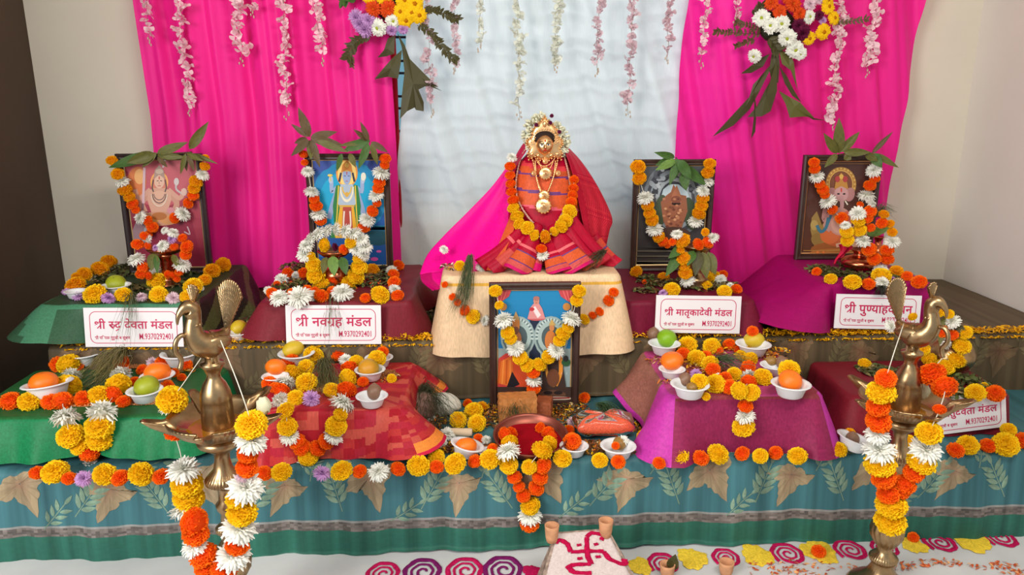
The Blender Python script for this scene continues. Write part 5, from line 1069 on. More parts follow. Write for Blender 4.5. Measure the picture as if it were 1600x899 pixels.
o_, c_ = pot('small copper lota half hidden by orange marigolds behind the round copper pot', 1370, 395, 2.97, z, PY(1369, 368, 2.97).z - z, [(r_ * .62, q) for r_, q in KAL], M_copper, [(1354, 366, 1392, 356, 14, 'fresh')])
b = MB(); p = PY(1318, 394, 2.775)
b.grid(lambda u, v: p + Vector((-.022 + .05 * u + .012 * math.sin(5 * v), .02 * u + .006 * math.sin(9 * u + 4 * v), .028 - .075 * v * (1 - .45 * u))), 14, 16, srgb(196, 14, 58)); tag(b.build('cloth_tuft', M_silk, origin=p, solid=.002), 'small folded red cloth tucked beside the round copper pot', 'cloth')

fk = Front(2.80)
garland('heap garland of orange, white and lilac flowers over the ribbed copper pot', fk, [[(226, 369, 'o', 15), (215, 382, 'o', 19), (231, 384, 'o', 12), (232, 374, 'w', 16), (254, 384, 'w', 22), (243, 387, 'l', 12), (269, 373, 'l', 18), (271, 364, 'w', 20), (257, 360, 'w', 14), (285, 372, 'o', 15), (272, 386, 'o', 13), (292, 386, 'o', 22), (290, 398, 'o', 18), (285, 414, 'w', 28)], [(213, 405, 'w', 28), (224, 418, 'o', 18), (222, 428, 'o', 20), (232, 431, 'o', 14), (262, 429, 'o', 13), (270, 430, 'o', 12), (281, 424, 'o', 16), (276, 436, 'o', 12)]], 'garlands heaped on the pots', thread=False)
garland('thick white and yellow garland ringing the copper pot before the blue god print', fk, [[(476, 398, 'w', 26), (478, 384, 'w', 26), (486, 373, 'w', 26), (498, 365, 'w', 26), (512, 361, 'w', 25), (526, 359, 'w', 24), (540, 361, 'w', 25), (554, 365, 'w', 26), (564, 374, 'w', 26), (570, 386, 'w', 26), (568, 397, 'w', 25), (556, 390, 'w', 24)], [(507, 383, 'y', 23), (549, 378, 'y', 23), (537, 390, 'o', 16), (524, 386, 'm', 14), (486, 401, 'y', 15)],
  [(490, 414, 'y', 25), (494, 430, 'y', 30), (500, 446, 'y', 26), (510, 448, 'y', 25), (520, 440, 'o', 18)], [(561, 404, 'y', 20), (561, 418, 'y', 26), (556, 432, 'y', 27), (545, 444, 'y', 25), (535, 450, 'y', 18)]], 'garlands heaped on the pots', thread=False)
garland('yellow marigold garland falling from the ribbed brass pot before the cave goddess print', Front(2.74), [[(1058, 366, 'w', 20), (1051, 378, 'o', 13), (1066, 376, 'g', 25), (1062, 391, 'g', 15), (1067, 404, 'g', 23), (1069, 416, 'g', 17), (1071, 427, 'g', 22), (1074, 439, 'w', 25)], [(1102, 363, 'g', 13), (1113, 372, 'w', 22), (1106, 379, 'o', 19), (1091, 382, 'o', 19)]], 'garlands heaped on the pots', thread=False)
garland('heap garland of yellow, white and orange flowers over the round copper pot', Front(2.745), [[(1362, 318, 'w', 18), (1340, 333, 'w', 27), (1359, 331, 'o', 21), (1341, 345, 'y', 22), (1355, 342, 'o', 18), (1343, 360, 'y', 21), (1360, 356, 'o', 15), (1348, 376, 'w', 27), (1358, 390, 'o', 22), (1366, 405, 'o', 21)], [(1321, 352, 'w', 17), (1323, 362, 'y', 21), (1324, 376, 'y', 20)], [(1381, 335, 'g', 16), (1378, 349, 'o', 18), (1391, 350, 'g', 13), (1394, 363, 'g', 15), (1394, 377, 'w', 26), (1386, 391, 'o', 21), (1386, 405, 'o', 21)]], 'garlands heaped on the pots', thread=False)
p = PY(1378, 330, 2.80); grass_bunch('grey-green grass tuft on top of the flower heap over the copper pots', [PY(1370, 338, 2.80), PY(1378, 322, 2.8), PY(1392, 334, 2.79)], 50, .05, .008, srgb(86, 94, 70))

for c_, px, py, Y_, lab in ((cA, 412, 634, YA, 'white cotton wick lump in the lamp bowl at the bright green table'), (cB, 1442, 612, YB, 'pale cotton wick lump in the lamp bowl beside the tilted board')):
    p = PY(px, py, Y_ + .02); b = MB(); b.ball(p, (.018, .014, .022), 18, 12, srgb(214, 212, 180), fl=lambda q: 1 + .08 * math.sin(9 * q.x + 6 * q.z)); tag(b.build('cotton_wick', M_paint, origin=p), lab, 'wick')
# ---------------------------------------------------------------- name boards
GL = {}
def glyph(ch, off=.018):
    k = (ch, off)
    if k not in GL:
        c = bpy.data.curves.new('glyph', 'FONT'); c.body = ch; c.size = 1; c.offset = off; c.resolution_u = 3
        o = bpy.data.objects.new('glyph', c); COL.objects.link(o); me = o.evaluated_get(bpy.context.evaluated_depsgraph_get()).to_mesh()
        GL[k] = ([(v.co.x, v.co.y) for v in me.vertices], [tuple(p.vertices) for p in me.polygons])
        bpy.data.objects.remove(o); bpy.data.curves.remove(c)
    return GL[k]
def clip(g, xmax):
    bm = bmesh.new(); vs = [bm.verts.new((x, y, 0)) for x, y in g[0]]
    for f in g[1]:
        try: bm.faces.new([vs[i] for i in f])
        except ValueError: pass
    bmesh.ops.bisect_plane(bm, geom=bm.verts[:] + bm.edges[:] + bm.faces[:], plane_co=(xmax, 0, 0), plane_no=(1, 0, 0), clear_outer=True)
    bm.verts.index_update(); out = ([(v.co.x, v.co.y) for v in bm.verts], [tuple(v.index for v in f.verts) for f in bm.faces]); bm.free(); return out
ZERO = 'ंेृुू्'
def stroke(pts, w_):
    vs = []; K = len(pts)
    for k in range(K):
        a = Vector(pts[min(k + 1, K - 1)]) - Vector(pts[max(k - 1, 0)]); a = a.normalized(); n = Vector((-a.y, a.x)) * w_ / 2; p = Vector(pts[k]); vs += [tuple(p + n), tuple(p - n)]
    return vs, [(2 * k, 2 * k + 1, 2 * k + 3, 2 * k + 2) for k in range(K - 1)]
def devanagari(tokens):
    """list of letters; tuples are joined forms: ('half', letter, cut) and ('r', letter) for a letter with the slanting r-stroke"""
    out = []; x = 0
    def put(g, dx=0, dy=0, s_=1): out.append(([(x + dx + p * s_, dy + q * s_) for p, q in g[0]], g[1]))
    for t in tokens:
        if t == ' ': x += .30; continue
        if isinstance(t, tuple):
            if t[0] == 'half': put(clip(glyph(t[1]), t[2])); x += t[2]
            elif t[0] == 'r':
                g = glyph(t[1]); put(g); adv = max(p for p, q in g[0]) - .018
                put(stroke({'श': [(.56, .30), (.40, .16), (.26, .02)], 'द': [(.34, -.02), (.20, -.12), (.06, -.2)], 'ग': [(.48, .22), (.34, .1), (.20, -.02)]}[t[1]], .085)); x += adv
            elif t[0] == 'ru': put(glyph('र')); put(glyph('ु'), .50, .36, .9); x += .52
            continue
        g = glyph(t); put(g)
        if t not in ZERO: x += max(p for p, q in g[0]) - .018
    return out, x
M_board = mat('board_white', (232, 228, 232), rough=.4, spec=.3)
M_let = mat('crimson_print', (196, 24, 84), rough=.5)
def board(label, tl, tr, bl, Y, words, z=None, lean=7, hide=0):
    a, c = PY(*tl, Y), PY(*tr, Y); d = PY(*bl, Y); ux = (c - a); W = ux.length; ux = ux.normalized(); H = (a - d).length
    o = PY(*bl, Y)
    if z is not None: o.z = max(o.z, z + .001)
    uy = Vector((0, math.sin(R(lean)), math.cos(R(lean)))); uy = (uy - ux * uy.dot(ux)).normalized(); n_ = ux.cross(uy)
    S = lambda u, v, f=0.0: o + ux * u + uy * v + n_ * f
    root = thing('name_board', label, 'sign', o, 'name boards of the shrines')
    b = MB(); vs = [S(u, v, f) for f in (-.004, 0) for v in (0, H) for u in (0, W)]; b.add(vs, [(0, 1, 3, 2), (4, 6, 7, 5), (0, 4, 5, 1), (2, 3, 7, 6), (0, 2, 6, 4), (1, 5, 7, 3)])
    # outward normals irrelevant for an opaque board
    b.build('board', M_board, parent=root, smooth=False)
    b = MB(); mx, my, r_ = W * .055, H * .09, H * .16; P = []
    for cx, cy, a0 in ((W - mx - r_, H - my - r_, 0), (mx + r_, H - my - r_, 90), (mx + r_, my + r_, 180), (W - mx - r_, my + r_, 270)):
        for k in range(7): q = R(a0 + 15 * k); P.append((cx, cy, math.cos(q), math.sin(q)))
    vs = []
    for cx, cy, q, s_ in P: vs += [S(cx + q * r_, cy + s_ * r_, .0006), S(cx + q * (r_ - .0022), cy + s_ * (r_ - .0022), .0006)]
    m_ = len(P); b.add(vs, [(2 * k, 2 * ((k + 1) % m_), 2 * ((k + 1) % m_) + 1, 2 * k + 1) for k in range(m_)]); b.build('border_line', M_let, parent=root, smooth=False)
    b = MB(); G, L_ = devanagari(words); s_ = min((W * .80) / L_, H * .50); x0 = (W - L_ * s_) / 2; y0 = H * .47
    for vs, fs in G: b.add([S(x0 + p * s_, y0 + q * min(s_, H * .40) * 1.0, .0008) for p, q in vs], fs)
    b.build('title_lettering', M_let, parent=root, smooth=False)
    b = MB(); G, L2 = devanagari([('r', 'श'), 'ी', ' ', 'प', 'ि', 'प', 'ळ', ' ', 'ग', 'ु', 'र', 'ु', 'ज', 'ी', ' ', 'ब', ' ', 'स', 'ु', 'ब', 'ण']); s2 = W * .36 / L2
    for vs, fs in G: b.add([S(W * .10 + p * s2, H * .20 + q * s2 * 1.15, .0008) for p, q in vs], fs)
    g = glyph('M.9370292401', .008); L3 = max(p for p, q in g[0]); s3 = W * .345 / L3
    b.add([S(W * .55 + p * s3, H * .195 + q * s3 * 1.5, .0008) for p, q in g[0]], g[1]); b.build('small_lettering', M_let, parent=root, smooth=False)
SHRI = [('r', 'श'), 'ी', ' ']; MAND = [' ', 'म', 'ं', 'ड', 'ल']
board('white name board leaning on the dark green upper table cloth', (134, 484), (289, 484), (134, 543), 2.535, SHRI + [('ru',), ('r', 'द'), ' ', 'द', 'े', 'व', 'त', 'ा'] + MAND, Z2)
board('white name board leaning on the maroon cloth before the blue god print', (448, 484), (598, 484), (448, 543), 2.535, SHRI + ['न', 'व', ('r', 'ग'), 'ह'] + MAND, Z2)
board('white name board before the cave goddess print', (1023, 463), (1157, 465), (1023, 520), 2.54, SHRI + ['म', 'ा', 'त', 'ृ', 'क', 'ा', 'द', 'े', 'व', 'ी'] + MAND, Z2)
board('white name board on the bright magenta cloth behind the brass lamp', (1306, 461), (1440, 464), (1303, 513), 2.55, SHRI + ['प', 'ु', ('half', 'ण', .46), 'य', 'ा', 'ह', 'व', 'ा', 'च', 'न'], Z2)
board('tilted white name board among flowers before the lower maroon table', (1424, 653), (1567, 635), (1428, 706), 2.155, SHRI + ['व', 'ा', ('half', 'स', .45), 'त', 'ु', 'द', 'े', 'व', 'त', 'ा'] + MAND, Z1)

# ---------------------------------------------------------------- white foam bowls and what is in them
def B(px, py, dp, surf, lab, items=(), tilt=(0, 0), lift=None):
    p, dia = bowl(px, py, dp, surf, lab, tilt)
    for it in items:
        kind, fx, fy, fd, fl_ = it[:5]; zz = surf.zt + dia * (it[5] if len(it) > 5 else .30) + .001
        if kind in FRUIT: fruit(kind, fx, fy, fd, zz, fl_)
        else:
            q = PZ(fx, fy, zz); o = bpy.data.objects.new(FNAME[kind], rnd.choice(FM[kind])); COL.objects.link(o); o.location = q; o.rotation_mode = 'QUATERNION'; o.rotation_quaternion = axisq(TOCAM(q) + Vector((0, 0, .8))); o.scale = (fd * mpp(q) * 1.05,) * 3; tag(o, fl_, 'flower')
T1 = Flat(Z1)
B(181, 446, 44, U1, 'white foam bowl with a green guava on the dark green cloth', [('guava', 181, 444, 31, 'green guava in the bowl on the dark green upper cloth')])
B(118, 455, 34, U1, 'white foam bowl nearly hidden by lilac flowers on the dark green cloth')
B(75, 603, 72, L1, 'white foam bowl with an orange nearest the brown wall', [('orange', 68, 598, 42, 'orange in the bowl nearest the brown wall', .36)], tilt=(0, 8))
B(131, 552, 54, L1, 'white foam bowl with an orange marigold and a nut before the first name board', [('o', 125, 548, 24, 'orange marigold inside the bowl before the first name board'), ('areca_nut', 144, 549, 22, 'brown nut beside the marigold in the bowl before the first name board')])
B(211, 549, 46, L1, 'white foam bowl with a yellow mango behind the dry grass bunch', [('mango', 207, 543, 34, 'yellow mango in the bowl behind the dry grass bunch', .4)])
B(281, 552, 58, L1, 'white foam bowl with brown nuts between name board and brass peacock', [('areca_nut', 278, 549, 18, 'brown nut in the bowl between name board and brass peacock'), ('nut', 290, 549, 15, 'small tan nut in the bowl between name board and brass peacock')])
B(246, 587, 52, L1, 'white foam bowl with an orange behind the green guava bowl', [('orange', 246, 582, 40, 'orange in the bowl behind the green guava bowl', .36)])
B(226, 610, 54, L1, 'white foam bowl with a green guava beside the yellow lamp marigold', [('guava', 229, 604, 38, 'green guava in the bowl beside the yellow lamp marigold', .38)])
B(373, 520, 34, Flat(Z2), 'white foam bowl with a yellow mango behind the brass peacock tail', [('mango', 373, 512, 27, 'yellow mango behind the brass peacock tail', .4)])
B(463, 552, 56, L2, 'white foam bowl with a mango before the second name board', [('mango', 458, 546, 31, 'yellow mango with green tip before the second name board', .38)])
B(430, 588, 42, L2, 'white foam bowl with an orange on the red checked cloth', [('orange', 431, 574, 33, 'orange in the bowl on the red checked cloth', .5)])
B(592, 559, 44, L2, 'white foam bowl heaped with marigolds on the red checked cloth', [('y', 589, 561, 28, 'yellow marigold heaped in the bowl on the red checked cloth', .45), ('o', 598, 550, 18, 'orange marigold heaped in the bowl on the red checked cloth', .45)])
B(578, 578, 48, L2, 'white foam bowl with a half ripe mango on the red checked cloth', [('ripening_mango', 576, 576, 36, 'green and yellow mango in the bowl on the red checked cloth', .38)])
B(581, 619, 50, L2, 'white foam bowl with one brown nut at the red cloth edge', [('areca_nut', 585, 613, 26, 'brown nut in the bowl at the red cloth edge')])
B(1038, 537, 50, L3, 'white foam bowl with a lime on the purple silk cloth', [('lime', 1042, 529, 31, 'bright green lime in the bowl on the purple silk cloth', .38), ('areca_nut', 1021, 522, 21, 'brown nut beside the bright green lime', .44)])
B(1177, 538, 54, L3, 'white foam bowl with a yellow mango and a marigold on top', [('mango', 1178, 531, 29, 'yellow mango under an orange marigold on the purple cloth', .36), ('o', 1176, 518, 18, 'orange marigold on top of the yellow mango on the purple cloth', .62)])
B(1050, 577, 42, L3, 'white foam bowl filled by an orange on the purple silk cloth', [('orange', 1050, 564, 36, 'orange filling the bowl below the lime on purple cloth', .5)])
B(1078, 601, 60, L3, 'white foam bowl with nuts and a marigold on the purple silk cloth', [('areca_nut', 1070, 594, 23, 'large brown nut in the bowl with a marigold on purple cloth'), ('nut', 1081, 605, 18, 'small tan nut in the bowl with a marigold on purple cloth'), ('y', 1093, 597, 27, 'yellow marigold in the bowl of nuts on purple cloth', .4)])
B(1210, 571, 44, L3, 'white foam bowl with nuts behind the purple cloth corner', [('nut', 1205, 564, 19, 'tan nut in the bowl behind the purple cloth corner', .36), ('areca_nut', 1222, 567, 21, 'brown nut in the bowl behind the purple cloth corner', .36)])
B(1236, 600, 60, L3, 'white foam bowl with an orange at the purple cloth corner', [('orange', 1235, 595, 37, 'orange in the bowl at the purple cloth corner', .38), ('y', 1233, 579, 33, 'yellow marigold behind the orange at the purple cloth corner', .5)])
B(726, 698, 54, T1, 'white foam bowl with an orange beside the red powder plate', [('orange', 728, 698, 35, 'orange in the bowl beside the red powder plate', .34)], tilt=(12, 8))
B(897, 697, 46, T1, 'white foam bowl with marigolds touching the red powder plate', [('o', 894, 690, 28, 'orange marigold in the bowl touching the red powder plate', .4)])
B(966, 697, 56, T1, 'white foam bowl with flowers and a guava before the lentil packet', [('nut', 968, 693, 24, 'pale fruit among flowers before the lentil packet', .3), ('w', 974, 688, 18, 'white chrysanthemum in the bowl before the lentil packet', .4), ('o', 962, 697, 13, 'orange marigold in the bowl before the lentil packet', .36)])
B(1331, 688, 56, T1, 'white foam bowl with a dark nut between purple cloth and brass lamp', [('areca_nut', 1331, 687, 24, 'brown nut between purple cloth and brass lamp', .22), ('g', 1328, 677, 16, 'deep yellow marigold in the bowl near the brass lamp', .34)], tilt=(14, -6))
B(764, 706, 34, T1, 'small white foam bowl tucked behind the red powder plate garland', [('o', 770, 702, 18, 'orange marigold in the small bowl beside the red powder plate', .34)])
# paper cup of orange powder
p = PZ(661, 702, Z1); root = thing('paper_cup', 'small white paper cup of orange powder lying by the red cloth hem', 'cup', p); m = mpp(p)
M = Matrix.Translation(p + Vector((0, 0, 13 * m))) @ Euler((R(62), 0, R(12))).to_matrix().to_4x4()
b = MB(); b.lathe([(.001, -.03), (9 * m, -.03), (13.5 * m, .012), (12.5 * m, .012), (9 * m, -.02)], n=28); b.xform(M); b.build('cup', M_foam, parent=root)
b = MB(); b.lathe([(.001, .007), (6 * m, .010), (12.4 * m, .006)], n=28, col=srgb(236, 62, 20)); b.xform(M); b.build('powder', M_paint, parent=root)

# ---------------------------------------------------------------- red powder plate
p = PZ(829, 686, Z1 + .03); m = mpp(p); c = Vector((p.x, p.y, Z1 + .002)); RP = 57 * m
root = thing('powder_plate', 'copper plate of dark red powder on the lower step before the shrine print', 'plate', c)
Mt = Matrix.Translation(c + Vector((0, 0, .014))) @ Matrix.Rotation(R(9), 4, 'X')
b = MB(); b.lathe([(.001, 0), (RP * .8, 0), (RP * .9, .01), (RP, .03), (RP * 1.03, .033), (RP * 1.0, .036), (RP * .96, .028), (RP * .88, .008), (.001, .004)], n=56); b.xform(Mt); b.build('plate', mat('old_copper', (150, 84, 70), rough=.42, metal=.8), parent=root)
b = MB(); b.lathe([(.001, .014), (RP * .3, .016), (RP * .6, .011), (RP * .86, .009)], n=48, col=srgb(150, 8, 26), fl=lambda k, a: 1 + .03 * math.sin(5 * a + k)); b.xform(Mt); b.build('red_powder', mat('kumkum', (150, 6, 24), rough=.9, spec=.1, bump=(90, .6, .006)), parent=root)

# ---------------------------------------------------------------- things on the lower step floor
def packet(label, cx, cy, w_, h_, col, name):
    p = PZ(cx, cy + h_ * .35, Z1); m = mpp(p); W, D, H = w_ * m, w_ * m * .62, h_ * m * .62; root = thing(name, label, 'packet', p)
    b = MB()
    def fn(u, v):
        a = 2 * math.pi * u; t = math.pi * v; x = math.copysign(abs(math.cos(a)) ** .45, math.cos(a)) * math.sin(t) ** .5; y = math.copysign(abs(math.sin(a)) ** .45, math.sin(a)) * math.sin(t) ** .5
        return p + Vector((x * W / 2 * (1 + .04 * math.sin(7 * a)), y * D / 2, H / 2 + math.cos(t) * H / 2 * (.86 + .1 * math.sin(6 * a + 3 * v)) - .004 + H * .06))
    b.grid(fn, 60, 24, col); b.build('contents', mat('lentils', attr=True, rough=.6, spec=.3, noise=((420, 420, 420), 1, .6, 1.4), bump=(420, .6, .002)), parent=root)
    b = MB(); fo = lambda u, v: p + (fn(u, v) - p) * 1.025 + Vector((0, 0, .0005 + .002 * math.sin(40 * u) * math.sin(23 * v)))
    b.grid(fo, 70, 24, (1, 1, 1)); mt = bpy.data.materials.get('clear_plastic')
    if not mt:
        mt = bpy.data.materials.new('clear_plastic'); mt.use_nodes = True; nt = mt.node_tree; t = nt.nodes.new('ShaderNodeBsdfTransparent'); g = nt.nodes.new('ShaderNodeBsdfGlossy'); g.inputs['Roughness'].default_value = .12; f = nt.nodes.new('ShaderNodeFresnel'); f.inputs[0].default_value = 1.35; x = nt.nodes.new('ShaderNodeMixShader')
        nt.links.new(f.outputs[0], x.inputs[0]); nt.links.new(t.outputs[0], x.inputs[1]); nt.links.new(g.outputs[0], x.inputs[2]); nt.links.new(x.outputs[0], nt.nodes['Material Output'].inputs[0])
    b.build('plastic_bag', mt, parent=root)
    return root
packet('clear plastic packet of orange lentils beside the purple silk cloth', 943, 658, 92, 56, srgb(222, 92, 60), 'lentil_packet')
packet('clear plastic packet of brown grain between purple cloth and brass lamp', 1306, 652, 66, 40, srgb(150, 96, 70), 'grain_packet')
def block(label, cx, cy, w_, h_, col, rot, name='jaggery_block'):
    p = PZ(cx, cy, Z1); m = mpp(p); b = MB(); W, H = w_ * m, h_ * m; M = Matrix.Translation(p) @ Matrix.Rotation(R(rot), 4, 'Z')
    b.grid(lambda u, v: Vector(((u - .5) * W, -.03, v * H)), 10, 8, col); b.grid(lambda u, v: Vector(((u - .5) * W, -.03 + .06 * v, H)), 10, 8, col); b.grid(lambda u, v: Vector((W / 2, -.03 + .06 * u, v * H)), 8, 8, col); b.grid(lambda u, v: Vector((-W / 2, .03 - .06 * u, v * H)), 8, 8, col); b.grid(lambda u, v: Vector(((.5 - u) * W, .03, v * H)), 10, 8, col)
    for v in b.v: v += Vector((.0015 * math.sin(v.z * 300 + v.x * 200), .0015 * math.cos(v.x * 260), 0))
    b.xform(M); o = b.build(name, mat('jaggery', attr=True, rough=.55, noise=((70, 70, 70), 3, .75, 1.15)), origin=p, smooth=False, bevel=.002); tag(o, label, 'block')
block('tan block before the foot of the shrine print', 808, 657, 58, 42, srgb(196, 126, 66), 4)
block('smaller brown block beside the tan block at the shrine print', 850, 652, 24, 30, srgb(160, 84, 50), -12)
# white conch-like lump and pale roll
p = PZ(692, 648, Z1); m = mpp(p); b = MB()
b.ball(p + Vector((0, 0, 17 * m)), (27 * m, 18 * m, 19 * m), 36, 22, srgb(214, 212, 200), fl=lambda q: 1 + .05 * math.sin(10 * q.x + 5 * q.z) * (1 - q.z) + .12 * math.exp(-((q.x - .8) ** 2 + q.z ** 2) / .15))
tag(b.build('white_cloth_bundle', mat('bundle_cloth', attr=True, rough=.8), origin=p), 'rounded white bundle half under dark grass beside the red checked cloth', 'bundle')
p = PZ(652, 655, Z1); b = MB(); b.ball(p + Vector((0, 0, 20 * m)), (32 * m, 24 * m, 24 * m), 32, 20, srgb(136, 104, 92), fl=lambda q: 1 + .06 * math.sin(9 * q.x + 11 * q.z))
tag(b.build('cloth_pouch', M_cot, origin=p), 'dusky brown pouch under the dark grass against the red checked cloth', 'pouch')
a, c = PZ(690, 676, Z1 + .014), PZ(738, 676, Z1 + .014); b = MB(); b.tube(cat_rom([a, a.lerp(c, .3) + Vector((0, 0, .002)), a.lerp(c, .7), c], 4), [.008, .010, .011, .012, .012, .0125, .013, .013, .013, .0135, .0135, .013, .012], 16, srgb(214, 190, 160))
tag(b.build('pale_roll', M_paint, origin=a), 'pale cream roll lying before the white bundle', 'roll')
grass_bunch('large dark grass bunch over the white bundle by the red checked cloth', [PZ(664, 604, Z1 + .10), PZ(668, 622, Z1 + .075), PZ(672, 645, Z1 + .05), PZ(676, 668, Z1 + .02)], 170, .12, .024, srgb(62, 66, 46))
grass_bunch('dark grass bunch over the tan block at the shrine print', [PZ(806, 622, Z1 + .05), PZ(802, 634, Z1 + .062), PZ(803, 655, Z1 + .04)], 90, .1, .010, srgb(60, 72, 48))
grass_bunch('grass bunch lying across the orange lentil packet', [PZ(936, 632, Z1 + .06), PZ(948, 636, Z1 + .062), PZ(957, 655, Z1 + .05), PZ(962, 672, Z1 + .03)], 110, .1, .011, srgb(62, 84, 54))
grass_bunch('dry grass bunch across the bright green table cloth', [PZ(192, 540, L1.zt + .06), PZ(176, 560, L1.zt + .055), PZ(156, 590, L1.zt + .03), PZ(140, 604, L1.zt + .008)], 170, .14, .018, srgb(120, 112, 70))
grass_bunch('thin grass blades trailing over the first name board', [PZ(204, 452, U1.zt + .02), PY(205, 468, 2.575), PY(202, 500, 2.51), PY(198, 535, 2.49)], 26, .14, .009, srgb(92, 104, 76))
grass_bunch('thin grass blades trailing over the second name board', [PZ(518, 440, U2.zt + .02), PY(520, 470, 2.575), PY(522, 500, 2.51), PY(524, 530, 2.49)], 18, .14, .009, srgb(92, 96, 70))
grass_bunch('green grass bunch in the middle of the red checked cloth', [PZ(506, 562, L2.zt + .02), PZ(508, 585, L2.zt + .03), PZ(510, 622, L2.zt + .008)], 130, .1, .014, srgb(96, 100, 62))
grass_bunch('green grass bunch in the middle of the purple silk cloth', [PZ(1122, 560, L3.zt + .03), PZ(1138, 562, L3.zt + .035), PZ(1150, 572, L3.zt + .015)], 110, .06, .016, srgb(78, 92, 62))
grass_bunch('grey-green grass trailing over the magenta cloth beside the name board', [PZ(1378, 448, U4.zt + .02), PY(1380, 458, 2.61), PY(1386, 478, 2.58)], 70, .06, .012, srgb(74, 82, 66))
# ---------------------------------------------------------------- garlands lying on the lower tables
garland('garland looped over the front edge of the bright green table cloth', L1, [[(108, 570, 'y', 34), (113, 586, 'w', 30), (107, 604, 'y', 37), (98, 628, 'o', 31), (103, 652, 'w', 46), (110, 681, 'y', 40), (126, 696, 'y', 32), (141, 706, 'o', 33), (141, 727, 'w', 30), (141, 738, 'o', 28)],
  [(190, 566, 'o', 26), (190, 578, 'o', 24), (187, 588, 'w', 36), (185, 603, 'y', 37), (178, 618, 'o', 29), (160, 644, 'w', 46), (156, 667, 'y', 42), (156, 686, 'y', 40)]], 'garlands over the table edges')
garland('garland hanging in a loop down the front of the red checked cloth', L2, [[(455, 566, 'o', 30), (453, 583, 'y', 31), (447, 598, 'w', 32), (440, 611, 'o', 28), (437, 626, 'w', 28), (446, 642, 'y', 28), (449, 667, 'y', 31), (453, 682, 'w', 32), (464, 690, 'o', 26), (472, 700, 'o', 27), (482, 714, 'y', 31), (478, 727, 'w', 30), (476, 741, 'o', 28)],
  [(557, 567, 'y', 24), (546, 576, 'o', 26), (543, 592, 'y', 30), (542, 610, 'o', 30), (535, 630, 'w', 42), (532, 648, 'y', 22), (525, 666, 'y', 33), (522, 681, 'w', 32), (510, 690, 'o', 26), (496, 701, 'o', 26)]], 'garlands over the table edges')
garland('short garland hanging down the middle of the purple silk cloth', L3, [[(1172, 562, 'y', 24), (1169, 575, 'o', 23), (1170, 588, 'w', 27), (1170, 598, 'o', 25), (1155, 611, 'y', 27), (1174, 614, 'y', 27), (1165, 635, 'o', 23), (1164, 650, 'w', 32), (1162, 667, 'y', 34)]], 'garlands over the table edges')
PL = Flat(Z1 + .035); FE = Front(T1F - .03)
garland('garland laid across the red powder plate and hanging over the teal edge', PL, [[(800, 677, 'o', 20), (789, 680, 'o', 24), (796, 692, 'y', 27), (794, 705, 'w', 38), (795, 727, 'y', 29, FE), (804, 746, 'o', 23, FE), (811, 761, 'o', 19, FE), (818, 775, 'o', 23, FE), (829, 791, 'y', 31, FE), (828, 806, 'w', 38, FE), (828, 818, 'o', 30, FE)],
  [(844, 669, 'o', 18), (856, 676, 'o', 20), (862, 685, 'o', 21), (859, 693, 'y', 24), (847, 704, 'y', 33), (827, 730, 'y', 25, FE), (849, 728, 'o', 27, FE), (844, 746, 'o', 25, FE), (838, 763, 'o', 25, FE), (826, 778, 'o', 2, FE)]], 'garlands over the table edges')
# kalash and its flowers behind the lamp near the white wall
c4 = PY(1478, 590, 2.42); h4 = .17
pot('brass pot circled by yellow marigolds on the lower maroon table', 1476, 590, 2.40, L4.zt, h4, KAL, M_brass, [(1462, 500, 1444, 540, 14, 'dark'), (1490, 505, 1512, 530, 14, 'dark'), (1476, 496, 1468, 540, 14, 'olive'), (1500, 585, 1526, 604, 15, 'dark'), (1490, 596, 1510, 622, 16, 'dark'), (1440, 528, 1420, 540, 13, 'green')], name='brass_pot')
garland('yellow marigold garland circling the brass pot beside the white wall', Front(2.33), [[(1442, 546, 'y', 22), (1452, 561, 'y', 22), (1426, 495, 'y', 14)], [(1470, 486, 'y', 19), (1483, 491, 'y', 15), (1488, 503, 'w', 26), (1508, 520, 'y', 22), (1503, 541, 'y', 27), (1494, 562, 'y', 30), (1477, 573, 'y', 28), (1488, 596, 'y', 26)], [(1472, 519, 'o', 20), (1488, 524, 'o', 18), (1478, 535, 'w', 24), (1392, 510, 'w', 22), (1400, 512, 'o', 14)]], 'garlands heaped on the pots', thread=False)

# ---------------------------------------------------------------- single flowers
EDGE = [(58, 739, 'o', 23), (86, 738, 'y', 39), (108, 748, 'o', 22), (131, 748, 'l', 27), (164, 742, 'y', 35), (188, 747, 'o', 27), (221, 741, 'y', 37), (252, 745, 'o', 26), (413, 740, 'o', 24), (440, 738, 'y', 31), (503, 739, 'l', 28), (534, 736, 'y', 33), (562, 737, 'o', 22), (591, 737, 'w', 35), (622, 733, 'o', 24), (654, 728, 'y', 35), (682, 730, 'o', 23), (711, 725, 'y', 34), (742, 721, 'o', 22), (766, 718, 'y', 33), (879, 717, 'y', 29), (937, 720, 'y', 25), (966, 722, 'o', 22),
        (1030, 724, 'o', 20), (1060, 713, 'y', 32), (1095, 716, 'o', 25), (1122, 710, 'y', 32), (1160, 709, 'o', 23), (1188, 713, 'y', 24), (1212, 708, 'o', 22), (1246, 713, 'y', 29), (1309, 703, 'y', 27), (1368, 694, 'g', 22), (1420, 690, 'y', 22), (1493, 704, 'o', 25), (1512, 696, 'y', 31), (1544, 697, 'o', 24), (1571, 695, 'y', 37), (1598, 689, 'o', 27)]
loose('in the row along the teal step edge', T1, EDGE, 'row of flowers along the teal step edge')
